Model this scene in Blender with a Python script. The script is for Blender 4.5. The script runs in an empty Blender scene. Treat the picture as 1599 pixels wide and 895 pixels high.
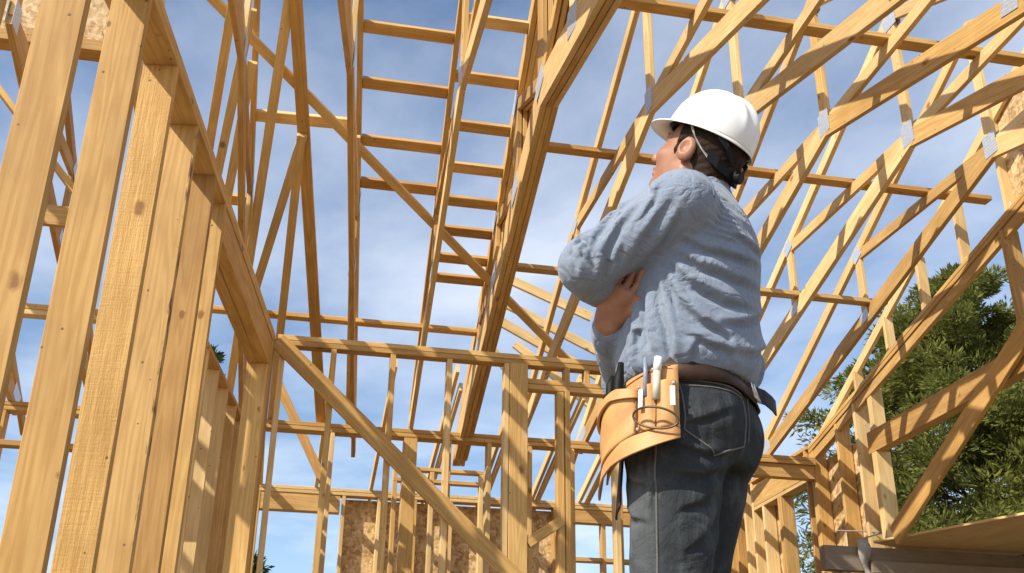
import bpy, bmesh, math, random
import numpy as np
from mathutils import Vector, Matrix
random.seed(7); np.random.seed(7)
R = math.radians
SC = bpy.context.scene
COL = SC.collection

# ------------------------------------------------------------------ camera
cam_d = bpy.data.cameras.new('camera'); cam = bpy.data.objects.new('camera', cam_d); COL.objects.link(cam)
cam_d.sensor_width = 36.0; cam_d.lens = 36.0 * 1690.0 / 1599.0
cam_d.clip_start = 0.05; cam_d.clip_end = 3000
PITCH, YAW, ROLL, ZC = R(24.6), R(11.45), R(0.67), 0.15
fw = Vector((math.sin(YAW)*math.cos(PITCH), math.cos(YAW)*math.cos(PITCH), math.sin(PITCH)))
rt = Vector((math.cos(YAW), -math.sin(YAW), 0)); up = rt.cross(fw)
rt, up = rt*math.cos(ROLL)+up*math.sin(ROLL), up*math.cos(ROLL)-rt*math.sin(ROLL)
m = Matrix((rt, up, -fw)).transposed().to_4x4(); m.translation = (0, 0, ZC)
cam.matrix_world = m
SC.camera = cam

# ------------------------------------------------------------------ sky, sun, exposure
SUN_DIR = Vector((-0.62, -0.38, 0.68)).normalized()          # towards the sun
w = bpy.data.worlds.new('World'); SC.world = w; w.use_nodes = True
nt = w.node_tree; nt.nodes.clear()
N = nt.nodes.new; LK = nt.links.new
wo = N('ShaderNodeOutputWorld'); bg = N('ShaderNodeBackground'); sky = N('ShaderNodeTexSky')
sky.sky_type = 'NISHITA'; sky.sun_disc = False
sky.sun_elevation = math.asin(SUN_DIR.z); sky.sun_rotation = math.atan2(SUN_DIR.x, SUN_DIR.y)
sky.altitude = 100; sky.air_density = 1.0; sky.dust_density = 0.8; sky.ozone_density = 1.6
tc = N('ShaderNodeTexCoord'); sep = N('ShaderNodeSeparateXYZ'); LK(tc.outputs['Generated'], sep.inputs[0])
# thin high cloud on a flat layer: direction divided by its height
mx = N('ShaderNodeMath'); mx.operation = 'MAXIMUM'; LK(sep.outputs['Z'], mx.inputs[0]); mx.inputs[1].default_value = 0.08
dv = N('ShaderNodeVectorMath'); dv.operation = 'DIVIDE'; LK(tc.outputs['Generated'], dv.inputs[0])
cb = N('ShaderNodeCombineXYZ'); [LK(mx.outputs[0], cb.inputs[i]) for i in range(3)]; LK(cb.outputs[0], dv.inputs[1])
mp = N('ShaderNodeMapping'); mp.inputs['Scale'].default_value = (1.0, 0.75, 1); mp.inputs['Rotation'].default_value = (0, 0, 0.5); LK(dv.outputs[0], mp.inputs[0])
n1 = N('ShaderNodeTexNoise'); n1.inputs['Scale'].default_value = 1.1; n1.inputs['Detail'].default_value = 7; n1.inputs['Roughness'].default_value = 0.55; n1.inputs['Distortion'].default_value = 0.1
LK(mp.outputs[0], n1.inputs['Vector'])
cr = N('ShaderNodeValToRGB'); cr.color_ramp.elements[0].position = 0.42; cr.color_ramp.elements[1].position = 0.80
LK(n1.outputs['Fac'], cr.inputs[0])
mm = N('ShaderNodeMath'); mm.operation = 'MULTIPLY'; LK(cr.outputs[0], mm.inputs[0]); mm.inputs[1].default_value = 0.6
mixc = N('ShaderNodeMixRGB'); LK(mm.outputs[0], mixc.inputs[0]); LK(sky.outputs[0], mixc.inputs[1]); mixc.inputs[2].default_value = (7.2, 7.5, 8.0, 1)
LK(mixc.outputs[0], bg.inputs[0]); bg.inputs[1].default_value = 0.15
LK(bg.outputs[0], wo.inputs[0])
sun_d = bpy.data.lights.new('sun', 'SUN'); sun_d.energy = 5.0; sun_d.angle = R(0.5); sun_d.color = (1.0, 0.935, 0.82)
sun = bpy.data.objects.new('sun', sun_d); COL.objects.link(sun)
sun.rotation_euler = SUN_DIR.to_track_quat('Z', 'Y').to_euler()
SC.view_settings.view_transform = 'Standard'; SC.view_settings.look = 'None'
SC.view_settings.exposure = 0.30; SC.view_settings.gamma = 1.0; SC.view_settings.use_curve_mapping = False

# ------------------------------------------------------------------ materials
class MT:
    def __init__(s, name):
        s.m = bpy.data.materials.new(name); s.m.use_nodes = True; s.t = s.m.node_tree
        s.b = s.t.nodes['Principled BSDF']; s.o = s.t.nodes['Material Output']
    def n(s, typ, **kw):
        nd = s.t.nodes.new('ShaderNode' + typ)
        for k, v in kw.items():
            if k[0] == '_': setattr(nd, k[1:], v)
            else: nd.inputs[k.replace('__', ' ')].default_value = v
        return nd
    def l(s, a, b): s.t.links.new(a, b)
    def math(s, op, a, b=None, c=None):
        nd = s.t.nodes.new('ShaderNodeMath'); nd.operation = op
        for i, v in enumerate((a, b, c)):
            if v is None: continue
            if isinstance(v, (int, float)): nd.inputs[i].default_value = v
            else: s.l(v, nd.inputs[i])
        return nd.outputs[0]
    def mix(s, f, a, b, typ='MIX'):
        nd = s.t.nodes.new('ShaderNodeMixRGB'); nd.blend_type = typ
        for i, v in enumerate((f, a, b)):
            if isinstance(v, (int, float)): nd.inputs[i].default_value = v
            elif isinstance(v, tuple): nd.inputs[i].default_value = v if len(v) == 4 else v + (1,)
            else: s.l(v, nd.inputs[i])
        return nd.outputs[0]
    def ramp(s, f, stops):
        nd = s.t.nodes.new('ShaderNodeValToRGB'); s.l(f, nd.inputs[0]); e = nd.color_ramp.elements
        while len(e) < len(stops): e.new(0.5)
        for i, (p, c) in enumerate(stops): e[i].position = p; e[i].color = c if len(c) == 4 else tuple(c) + (1,)
        return nd.outputs[0]
    def bump(s, h, strength, dist):
        nd = s.n('Bump', Strength=strength, Distance=dist); s.l(h, nd.inputs['Height']); s.l(nd.outputs[0], s.b.inputs['Normal'])
    def set(s, **kw):
        for k, v in kw.items():
            inp = s.b.inputs[k.replace('__', ' ')]
            if isinstance(v, (int, float, tuple)): inp.default_value = v
            else: s.l(v, inp)
        return s

def wood(name, light, dark, rough=0.0, wane=0.0, gray=0.0):
    M = MT(name)
    co = M.n('TexCoord').outputs['Object']; oi = M.n('ObjectInfo')
    off = M.n('CombineXYZ'); M.l(M.math('MULTIPLY', oi.outputs['Random'], 91.0), off.inputs[0]); M.l(M.math('MULTIPLY', oi.outputs['Random'], 37.0), off.inputs[1])
    ad = M.n('VectorMath', _operation='ADD'); M.l(co, ad.inputs[0]); M.l(off.outputs[0], ad.inputs[1]); v = ad.outputs[0]
    def mapped(sc):
        q = M.n('Mapping', Scale=sc); M.l(v, q.inputs[0]); return q.outputs[0]
    ring = M.n('TexNoise', Scale=1.0, Detail=2.0, Roughness=0.5); M.l(mapped((0.55, 10, 10)), ring.inputs['Vector'])
    band = M.math('SINE', M.math('MULTIPLY', ring.outputs['Fac'], 62.0))
    band = M.math('MULTIPLY_ADD', band, 0.5, 0.5)
    fib = M.n('TexNoise', Scale=1.0, Detail=4.0, Roughness=0.6); M.l(mapped((5, 130, 130)), fib.inputs['Vector'])
    blo = M.n('TexNoise', Scale=2.6, Detail=4.0, Roughness=0.6); M.l(mapped((0.8, 1.6, 1.6)), blo.inputs['Vector'])
    g = M.math('ADD', M.math('MULTIPLY', band, 0.42), M.math('MULTIPLY', fib.outputs['Fac'], 0.62))
    col = M.ramp(g, [(0.12, light), (0.9, dark)])
    col = M.mix(M.math('MULTIPLY', M.ramp(blo.outputs['Fac'], [(0.42, (0, 0, 0)), (0.72, (1, 1, 1))]), 0.45), col, tuple(c*0.62 for c in dark))
    # knots
    vo = M.n('TexVoronoi', Scale=7.0, Randomness=1.0); M.l(mapped((0.6, 1, 1)), vo.inputs['Vector'])
    sp = M.n('SeparateColor'); M.l(vo.outputs['Color'], sp.inputs[0])
    keep = M.math('GREATER_THAN', sp.outputs[0], 0.58)
    wn2 = M.n('TexNoise', Scale=34.0, Detail=3.0); M.l(v, wn2.inputs['Vector'])
    wob = M.math('ADD', M.math('MULTIPLY_ADD', fib.outputs['Fac'], 0.06, -0.03), M.math('MULTIPLY_ADD', wn2.outputs['Fac'], 0.16, -0.08))
    dist = M.math('ADD', vo.outputs['Distance'], wob)
    size = M.math('MULTIPLY_ADD', sp.outputs[1], 0.13, 0.07)
    kn = M.math('MULTIPLY', M.math('SUBTRACT', 1.0, M.math('SMOOTH_MIN', M.math('DIVIDE', dist, size), 1.0, 0.15)), keep)
    kn = M.math('MULTIPLY', kn, 2.2)
    knc = M.n('Clamp'); M.l(kn, knc.inputs[0])
    knc2 = M.ramp(knc.outputs[0], [(0.0, (0, 0, 0)), (0.35, (.30, .30, .30)), (0.7, (.55, .55, .55)), (1.0, (.95, .95, .95))])
    col = M.mix(M.math('MULTIPLY', knc2, 0.8), col, (0.20, 0.085, 0.026))
    nv = M.n('TexVoronoi', Scale=15.0, Randomness=1.0); M.l(v, nv.inputs['Vector'])
    ns_ = M.n('SeparateColor'); M.l(nv.outputs['Color'], ns_.inputs[0])
    nail = M.math('MULTIPLY', M.math('LESS_THAN', nv.outputs['Distance'], 0.085), M.math('GREATER_THAN', ns_.outputs[0], 0.72))
    col = M.mix(M.math('MULTIPLY', nail, 0.8), col, (0.09, 0.06, 0.04))
    if wane:
        sx = M.n('SeparateXYZ'); M.l(co, sx.inputs[0])
        edge = M.math('GREATER_THAN', M.math('MULTIPLY', sx.outputs[1], 1.0), wane)
        wn = M.n('TexNoise', Scale=1.0, Detail=3.0); M.l(mapped((9, 30, 30)), wn.inputs['Vector'])
        col = M.mix(M.math('MULTIPLY', edge, M.ramp(wn.outputs['Fac'], [(0.5, (0, 0, 0)), (0.60, (1, 1, 1))])), col, (0.17, 0.085, 0.035))
    tint = M.ramp(oi.outputs['Random'], [(0.0, (1.0, 0.96, 0.88)), (0.2, (0.78, 0.70, 0.60)), (0.4, (1.08, 1.04, 0.98)), (0.6, (0.90, 0.80, 0.66)), (0.8, (1.06, 1.03, 1.0)), (1.0, (0.86, 0.82, 0.78))])
    col = M.mix(1.0, col, tint, 'MULTIPLY')
    if gray:
        gn = M.n('TexNoise', Scale=3.0, Detail=5.0); M.l(mapped((1.2, 6, 6)), gn.inputs['Vector'])
        col = M.mix(M.math('MULTIPLY', M.ramp(gn.outputs['Fac'], [(0.3, (1, 1, 1)), (0.75, (.4, .4, .4))]), gray), col, (0.24, 0.20, 0.16))
    saw = M.n('TexNoise', Scale=1.0, Detail=2.0); M.l(mapped((150, 14, 14)), saw.inputs['Vector'])
    h = M.math('ADD', M.math('MULTIPLY', fib.outputs['Fac'], 1.0 + rough), M.math('MULTIPLY', saw.outputs['Fac'], 0.25 + 0.5*rough))
    chip = M.n('TexNoise', Scale=1.0, Detail=6.0, Roughness=0.75, Distortion=0.8); M.l(mapped((11, 34, 34)), chip.inputs['Vector'])
    h = M.math('ADD', h, M.math('MULTIPLY', chip.outputs['Fac'], 2.2*rough))
    M.bump(M.math('SUBTRACT', h, M.math('MULTIPLY', knc.outputs[0], 0.6)), 0.45, 0.0016 + 0.0026*rough)
    M.set(Base__Color=col, Roughness=0.68, Specular__IOR__Level=0.28)
    return M.m
LIGHT, DARK = (0.71, 0.48, 0.195), (0.51, 0.30, 0.095)
WOOD = wood('pine_lumber', LIGHT, DARK)
WOODR = wood('rough_sawn_pine', (0.71, 0.49, 0.195), (0.52, 0.31, 0.10), rough=1.0)
WOODW = wood('waney_pine', (0.66, 0.455, 0.19), (0.49, 0.295, 0.105), wane=0.060)
WOODP = wood('pale_spruce', (0.82, 0.64, 0.35), (0.66, 0.46, 0.20))
WOODG = wood('weathered_lumber', (0.40, 0.31, 0.21), (0.25, 0.185, 0.12), rough=0.6, gray=0.75)
WOODO = wood('orange_fir', (0.60, 0.385, 0.15), (0.44, 0.25, 0.08))
NOBARK = [WOOD, WOOD, WOODP, WOODO]

def osb_mat():
    M = MT('strand_board')
    co = M.n('TexCoord').outputs['Object']
    warp = M.n('TexNoise', Scale=9.0, Detail=2.0); M.l(co, warp.inputs['Vector'])
    ad = M.n('VectorMath', _operation='MULTIPLY_ADD'); M.l(warp.outputs['Color'], ad.inputs[0]); ad.inputs[1].default_value = (0.10, 0.10, 0.10); M.l(co, ad.inputs[2])
    cols = []; hs = None
    for i, sc in enumerate(((15, 44, 44), (44, 16, 22), (22, 32, 14))):
        q = M.n('Mapping', Scale=sc, Rotation=(0.5*i, 0.3+0.6*i, 0.9*i)); M.l(ad.outputs[0], q.inputs[0])
        vo = M.n('TexVoronoi', Scale=1.0, Randomness=1.0); M.l(q.outputs[0], vo.inputs['Vector'])
        sp = M.n('SeparateColor'); M.l(vo.outputs['Color'], sp.inputs[0]); cols.append(sp.outputs[0])
    s = M.math('MULTIPLY', M.math('ADD', M.math('ADD', cols[0], cols[1]), cols[2]), 0.3333)
    col = M.ramp(s, [(0.22, (0.33, 0.19, 0.075)), (0.40, (0.50, 0.325, 0.145)), (0.58, (0.60, 0.42, 0.205)), (0.78, (0.74, 0.56, 0.32))])
    M.bump(s, 0.6, 0.004); M.set(Base__Color=col, Roughness=0.62, Specular__IOR__Level=0.3)
    return M.m
OSB = osb_mat()

def metal_mat():
    M = MT('galvanised_steel')
    co = M.n('TexCoord').outputs['Object']
    vo = M.n('TexVoronoi', Scale=70.0); M.l(co, vo.inputs['Vector'])
    sp = M.n('SeparateColor'); M.l(vo.outputs['Color'], sp.inputs[0])
    col = M.ramp(sp.outputs[0], [(0, (0.56, 0.59, 0.64)), (1, (0.68, 0.71, 0.76))])
    q = M.n('Mapping', Scale=(105, 45, 160)); M.l(co, q.inputs[0])
    te = M.n('TexVoronoi', Scale=1.0, Randomness=0.0); M.l(q.outputs[0], te.inputs['Vector'])
    dots = M.math('LESS_THAN', te.outputs['Distance'], 0.28)
    col = M.mix(M.math('MULTIPLY', dots, 0.5), col, (0.26, 0.27, 0.29))
    M.bump(M.math('SUBTRACT', 0.0, dots), 0.5, 0.002)
    M.set(Base__Color=col, Metallic=0.45, Roughness=0.42)
    return M.m
STEEL = metal_mat()

def simple(name, col, rough=0.6, metal=0.0, noise=0.12, scale=40.0, bump=0.0, spec=0.4):
    M = MT(name); co = M.n('TexCoord').outputs['Object']
    nz = M.n('TexNoise', Scale=scale, Detail=4.0); M.l(co, nz.inputs['Vector'])
    c = M.mix(nz.outputs['Fac'], tuple(x*(1-noise*1.5) for x in col), tuple(min(1, x*(1+noise*1.5)) for x in col))
    if bump: M.bump(nz.outputs['Fac'], 0.5, bump)
    M.set(Base__Color=c, Roughness=rough, Metallic=metal, Specular__IOR__Level=spec)
    return M.m

# ------------------------------------------------------------------ builders
def tag(o, label=None, cat=None, group=None, kind=None):
    if label: o['label'] = label
    if cat: o['category'] = cat
    if group: o['group'] = group
    if kind: o['kind'] = kind
    return o
def thing(name, loc, label, cat, group=None):
    o = bpy.data.objects.new(name, None); o.empty_display_size = 0.1; COL.objects.link(o); o.location = loc
    return tag(o, label, cat, group)
def link(name, me, mat, parent=None, M4=None):
    o = bpy.data.objects.new(name, me); COL.objects.link(o)
    if mat is not None and not me.materials: me.materials.append(mat)
    if M4 is None: M4 = Matrix()
    if parent is not None:
        o.parent = parent
        P = parent.matrix_basis.copy(); q = parent
        while q.parent is not None: q = q.parent; P = q.matrix_basis @ P
        M4 = P.inverted() @ M4
    o.matrix_basis = M4
    return o
def pydata(name, v, f, smooth=False):
    me = bpy.data.meshes.new(name); me.from_pydata([tuple(p) for p in v], [], [tuple(q) for q in f]); me.update()
    if smooth: me.polygons.foreach_set('use_smooth', [True]*len(me.polygons))
    return me
def box_mesh(L, W, H, c=0.003):
    c = min(c, W*0.2, H*0.2)
    ring = [(-W/2+c, -H/2), (W/2-c, -H/2), (W/2, -H/2+c), (W/2, H/2-c), (W/2-c, H/2), (-W/2+c, H/2), (-W/2, H/2-c), (-W/2, -H/2+c)]
    v = [(-L/2, y, z) for y, z in ring] + [(L/2, y, z) for y, z in ring]
    f = [tuple(range(7, -1, -1)), tuple(range(8, 16))] + [(i, (i+1) % 8, 8+(i+1) % 8, 8+i) for i in range(8)]
    return pydata('board', v, f)
def beam(name, a, b, W, H, parent, mat=None, upv=(0, 0, 1), ext=0.0, label=None):
    """board from a to b; H along upv (made square to the board), W across"""
    a, b = Vector(a), Vector(b); d = b - a; L = d.length; x = d / L
    a = a - x*ext; b = b + x*ext; L += 2*ext
    if L > 1.2 and W < .15: j_ = Vector((random.uniform(-1, 1), random.uniform(-1, 1), random.uniform(-1, 1)))*.0012; a = a + j_; b = b - j_; x = (b - a).normalized()
    z = Vector(upv)
    if abs(z.normalized().dot(x)) > 0.995: z = Vector((0, 1, 0))
    z = (z - x*z.dot(x)).normalized(); y = z.cross(x)
    M4 = Matrix((x, y, z)).transposed().to_4x4(); M4.translation = (a+b)/2
    o = link(name, box_mesh(L, W, H), mat or random.choice(NOBARK), parent, M4)
    if label: o['label'] = label
    return o
def plate(a, n, u, wd, ht, parent, t=0.002, name='nail_plate'):
    """galvanised plate centred at a, facing n"""
    n = Vector(n).normalized(); u = Vector(u).normalized(); v = n.cross(u)
    M4 = Matrix((u, v, n)).transposed().to_4x4(); M4.translation = Vector(a)
    return link(name, box_mesh(wd, ht, t, 0.0004), STEEL, parent, M4)

ORD = ['first', 'second', 'third', 'fourth', 'fifth', 'sixth', 'seventh', 'eighth', 'ninth', 'tenth']

# ------------------------------------------------------------------ ground and floor
def sheet(name, x0, x1, y0, y1, z, mat):
    me = pydata(name, [(x0, y0, z), (x1, y0, z), (x1, y1, z), (x0, y1, z)], [(0, 1, 2, 3)])
    return tag(link(name, me, mat), kind='structure')
sheet('ground', -1500, 1500, -1500, 1500, -0.35, simple('bare_soil', (0.24, 0.185, 0.12), 0.95, noise=0.3, scale=0.8, bump=0.03))
fl = bpy.data.objects.new('subfloor', box_mesh(17.0, 14.2, 0.30, 0.01)); COL.objects.link(fl); fl.data.materials.append(simple('dusty_subfloor', (0.21, 0.155, 0.095), 0.9, noise=.35, scale=3.0, bump=.004))
fl.location = (2.0, 6.2, -0.15); fl.rotation_euler = (0, 0, R(90)); tag(fl, kind='structure')

# ------------------------------------------------------------------ scissor trusses
YR = 5.56
def zt(y): return 5.16 - 0.49*abs(y-YR)
def zb(y): return 4.13 - 0.262*abs(y-YR)
def truss(X, skew, label, pale=False, stub=False, half=False):
    t = thing('roof_truss', (X, YR, 3.0), label, 'roof truss', 'scissor roof trusses')
    mat = (lambda: random.choice([WOODP, WOODP, WOODP, WOOD])) if pale else (lambda: random.choice(NOBARK))
    def P(y, z): return (X + skew*(y-YR), y, z)
    def mem(n, y0, z0, y1, z1, W, H, ext=0.0): return beam(n, P(y0, z0), P(y1, z1), W, H, t, mat(), ext=ext)
    for s in ((1,) if half else (1, -1)):
        e = 0.0 if s > 0 else 0.003
        lt, lb_ = (3.35, 3.3) if (stub and s < 0) else (4.5, 4.12)          # stubbed trusses: unseen near ends cut short to let sun reach the man
        mem('top_chord', YR - 0.02*s, zt(YR)+0.01, YR+lt*s, zt(YR+lt), 0.038-e, 0.089)
        mem('bottom_chord', YR - 0.035*s, zb(YR)+.009, YR+lb_*s, zb(YR+lb_), 0.038-e, 0.135)
        if stub and s < 0: mem('web', YR-3.3, zb(YR+3.3)+.03, YR-3.3, zt(YR+3.3), 0.0325, 0.089)
        mem('web', YR+0.06*s, 4.15, YR+1.87*s, 4.21, 0.033, 0.089, -0.02)
        mem('web', YR+1.87*s, zb(YR+1.87)+.02, YR+1.87*s, zt(YR+1.87)-.01, 0.0305, 0.089)
    mem('king_post', YR, 4.15, YR, 5.13, 0.0345, 0.089)
    for f in (-1, 1):
        nrm = (f, -f*skew, 0)
        def pl(y, z, wd, ht, ang=0.0):
            p = Vector(P(y, z)) + Vector(nrm)*0.0205
            plate(p, nrm, (0, math.cos(ang), math.sin(ang)), wd, ht, t)
        pl(YR, 4.165, 0.135, 0.165)
        pl(YR, 5.10, 0.16, 0.11)
        for s in ((1,) if half else (1, -1)):
            pl(YR+1.87*s, zt(YR+1.87)-.03, 0.13, 0.10, -0.45*s)
            pl(YR+1.87*s, zb(YR+1.87)+.02, 0.13, 0.09, -0.25*s)
            if not (stub and s < 0): pl(YR+3.98*s, 3.13, 0.24, 0.12, -0.3*s)
    return t
TL = [(-1.19, 0.03, 'roof truss just above the stud wall top plate at upper left', True),
      (-0.55, 0.01, 'roof truss seen edge-on as a dark vertical line right of left stud wall', False),
      (0.10, 0.095, 'roof truss seen edge-on with pale plate, left of the ladder blocking', False),
      (0.80, 0.05, 'roof truss between the two columns of ladder blocking', False),
      (2.03, 0.0, 'roof truss rising just left of the white hard hat', True),
      (2.64, 0.0, 'roof truss whose peak is hidden behind the white hard hat', True),
      (3.25, 0.0, 'first full roof truss to the right of the white hard hat', True),
      (3.86, 0.0, 'second full roof truss to the right of the white hard hat', True),
      (4.48, 0.0, 'third full roof truss right of the hard hat, nearest the strand board', True)]
for X, sk, lb, pale in TL: truss(X, sk, lb, pale, X < .5)
for X, lb in ((-1.85, 'half truss behind the nearest left studs, closest to the wall'), (-2.5, 'half truss behind the nearest left studs, middle of three'), (-3.15, 'half truss glimpsed at the left picture edge behind the studs')):
    truss(X, .02, lb, False, False, True)
# gable truss over the right wall with strand board outside
g = thing('gable_truss', (5.02, YR, 3.3), 'gable end truss with strand board sheathing above right wall', 'gable truss')
for s in (1, -1):
    beam('top_chord', (5.02, YR-.02*s, 5.16), (5.02, YR+4.5*s, zt(YR+4.5)), .038-.002*s, .089, g, WOODP)
    beam('bottom_chord', (5.02, YR-.03*s, 4.15), (5.02, YR+4.0*s, zb(YR+4.0)+.03), .038-.002*s, .12, g, WOODP)
    for k in range(1, 7):
        y = YR + s*0.61*k; z0, z1 = zb(y)+.03, zt(y)-.03
        if z1 - z0 > .12: beam('stud', (5.02, y, z0), (5.02, y, z1), .089, .034, g, WOODP, upv=(0, 1, 0))
        for f in (-1,):
            plate((5.02-.021, y, z0+.05), (-1, 0, 0), (0, 0, 1), .10, .07, g)
beam('king_post', (5.02, YR, 4.1), (5.02, YR, 5.1), .034, .089, g, WOODP, upv=(0, 1, 0))
for y0, y1 in ((1.9, 4.1), (4.103, 6.15)):
    ys = [y0, min(max(YR, y0), y1), y1]; v = []
    pts = [(y, zb(y)-.05) for y in ys] + [(y, zt(y)+.03) for y in reversed(ys)]
    v = [(5.042, y, z) for y, z in pts] + [(5.054, y, z) for y, z in pts]; n = len(pts)
    f = [tuple(range(n)), tuple(range(2*n-1, n-1, -1))] + [(i, i+n, (i+1) % n+n, (i+1) % n) for i in range(n)]
    link('sheathing_panel', pydata('panel', v, f), OSB, g)

# girder: three plies with many webs
g = thing('girder_truss', (1.35, YR, 3.0), 'heavy three-ply girder truss running down the middle beside the ladder blocking', 'girder truss')
def GX(y, o): return 1.35 + 0.04*(y-YR) + o
for k, o in enumerate((-0.041, 0.0, 0.041)):
    for s in (1, -1):
        e = 0.0 if s > 0 else 0.003
        y1 = YR+4.5*s
        beam('top_chord', (GX(YR, o), YR-.02*s, 5.17), (GX(y1, o), y1, zt(y1)), .038-e, .14, g)
        y1 = YR+4.3*s
        beam('bottom_chord', (GX(YR, o), YR-.04*s, zb(YR)+.01), (GX(y1, o), y1, zb(y1)), .038-e, .235-.004*k, g)
        for j in range(1, 4):
            y = YR+s*j*0.95
            beam('web', (GX(y, o), y, zb(y)+.05), (GX(y, o), y, zt(y)-.02), .033, .14, g, upv=(0, 1, 0))
            ya = YR+s*(j-1)*0.95
            beam('web', (GX(ya, o), ya, zb(ya)+.08), (GX(y, o), y, zt(y)-.05), .0305, .089, g)
    beam('king_post', (GX(YR, o), YR, 4.2), (GX(YR, o), YR, 5.1), .0345, .14, g, upv=(0, 1, 0))
for f in (-1, 1):
    for s in (1, -1):
        for j in range(0, 4):
            y = YR+s*j*0.95
            if j == 0 and s < 0: continue
            plate((GX(y, 0.0625*f), y, zb(y)+.06), (f, -.04*f, 0), (0, 1, -.25*s), .22, .16, g)
            plate((GX(y, 0.0625*f), y, zt(y)-.03), (f, -.04*f, 0), (0, 1, -.49*s), .20, .13, g)

# ------------------------------------------------------------------ ladder blocking and lateral braces
RN = Vector((0, .49, 1)).normalized()
def roofp(x, y, o=0.0): return Vector((x, y, zt(y))) + RN*o
def single(name, a, b, W, H, label, cat, group, upv=(0, 0, 1), mat=None):
    o = beam(name, a, b, W, H, None, mat, upv); return tag(o, label, cat, group)
rr = [5.99, 6.39, 6.75, 7.08, 7.36, 7.62, 7.87, 8.06]
for i, y in enumerate(rr):
    single('blocking', roofp(.80+.05*(y-YR)+.021, y), roofp(1.35+.04*(y-YR)-.062, y), .036, .086,
           f'{ORD[i]} blocking piece from the top between the girder and the next truss', 'blocking', 'blocking beside the girder', upv=(0, 1, -.49))
ll = [6.13, 6.52, 6.95, 7.29]
for i, y in enumerate(ll):
    single('blocking', roofp(.10+.095*(y-YR)+.021, y), roofp(.80+.05*(y-YR)-.021, y), .036, .086,
           f'{ORD[i]} blocking piece from the top in the left ladder column', 'blocking', 'blocking in the left column', upv=(0, 1, -.49))
single('blocking', roofp(-.55+.022, 6.86), roofp(.198, 6.84), .036, .089, 'short blocking piece between two edge-on trusses, left of the ladder columns', 'blocking', 'blocking in the left column', upv=(0, 1, -.49))
single('blocking', roofp(-1.14, 7.55), roofp(-.53-.022, 7.55), .036, .089, 'short blocking piece just above the left wall top plate', 'blocking', 'blocking in the left column', upv=(0, 1, -.49))
single('purlin', roofp(-1.2, 8.5, -.09), roofp(1.45, 8.5, -.09), .089, .038, 'long purlin crossing low behind the trusses above the middle wall', 'purlin', 'lateral braces across the trusses')
single('lateral_brace', (1.42, 4.75, 4.236), (5.1, 4.75, 4.236), .089, .038, 'topmost long brace crossing right to the picture edge above the hard hat', 'brace', 'lateral braces across the trusses')
single('lateral_brace', (1.45, 6.37, 4.236), (5.0, 6.37, 4.236), .089, .038, 'long brace crossing behind the hard hat at neck height', 'brace', 'lateral braces across the trusses')
single('lateral_brace', (1.5, 7.36, 3.755), (4.62, 7.36, 3.755), .089, .038, 'lowest long brace crossing behind the man at elbow height', 'brace', 'lateral braces across the trusses')
single('ridge_block', (-.528, YR, 5.12), (.078, YR, 5.12), .036, .089, 'short ridge block between the two edge-on trusses above the leaning braces', 'blocking', 'blocking in the left column')
single('diagonal_brace', roofp(-.95, 5.95, -.075), roofp(2.3, 8.2+.55, -.075), .07, .03, 'long diagonal brace falling from upper left beneath the roof trusses', 'brace', 'lateral braces across the trusses', upv=RN)
single('diagonal_brace', roofp(-.335, 5.62, -.11), roofp(.19, 9.58, -.11), .05, .089, 'upright loose brace leaning away from the edge-on truss', 'brace', 'loose braces', upv=(1, 0, 0), mat=WOOD)
single('diagonal_brace', roofp(-.30, 5.62, -.10), roofp(-.645, 9.58, -.10), .045, .07, 'pale dappled brace left of the leaning loose brace', 'brace', 'loose braces', upv=(1, 0, 0), mat=WOODP)

for i, (a, b) in enumerate((((1.80, 10.25, 4.60), (3.05, 10.25, 3.98)), ((1.98, 10.5, 4.88), (3.15, 10.5, 4.35)), ((1.90, 10.8, 4.50), (2.28, 10.8, 4.05)), ((2.25, 10.9, 4.55), (3.25, 10.9, 3.80)), ((1.75, 10.1, 5.05), (2.9, 10.1, 4.60)))):
    single('jack_rafter', a, b, .038, .10, f'{ORD[i]} of the pale jack rafters slanting down right between girder and man', 'rafter', 'jack rafters behind the man', mat=WOODP)
for (x0, y0, x1, y1, lb) in ((-.17, 6.88, -.525, 8.6, 'thin pale web leaning left under the short blocking piece'), (-.18, 6.88, -.25, 9.55, 'thin pale upright web under the short blocking piece'), (-.64, 5.66, -.87, 7.4, 'leftmost thin pale web above the left wall plate'), (-.565, 6.05, -.80, 7.5, 'middle thin pale web above the left wall plate'), (-.545, 6.4, -.72, 7.7, 'rightmost thin pale web above the left wall plate'), (.205, 6.84, .44, 9.55, 'thin dappled web crossing the edge-on truss left of the ladder blocking')):
    single('web_brace', roofp(x0, y0, -.16), roofp(x1, y1, -.16), .036, .064, lb, 'web brace', 'loose braces', upv=(1, 0, 0), mat=WOODP)
# ------------------------------------------------------------------ left stud wall (2x6), turned 7.7 degrees
lw = thing('stud_wall', (-.45, 5.2, 0), 'tall near stud wall filling the left side of the picture', 'stud wall')
def LWP(y, off=-0.07, z=0.0):                      # off: metres to the right of the wall's room face
    x = -.64 + .1344*(y-3.95); n = (.9911, -.1332)
    return Vector((x+n[0]*off, y+n[1]*off, z))
LDIR = Vector((.1332, .9911, 0)); LN = Vector((.9911, -.1332, 0))
studs = [(2.42, WOOD), (2.93, WOOD), (3.48, WOOD), (3.95, WOODR), (4.40, WOODW), (4.84, WOODO), (5.13, WOOD)]
for y, mt in studs:
    a, b = LWP(y, z=.038), LWP(y, z=2.862)
    beam('stud', a + LDIR*.019, b + LDIR*.019, .14, .038, lw, mt, upv=LDIR)
beam('bottom_plate', LWP(2.40, z=.019), LWP(7.1, z=.019), .14, .038, lw)
beam('top_plate', LWP(2.40, z=2.881), LWP(7.1, z=2.881), .14, .036, lw, WOOD)
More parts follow.
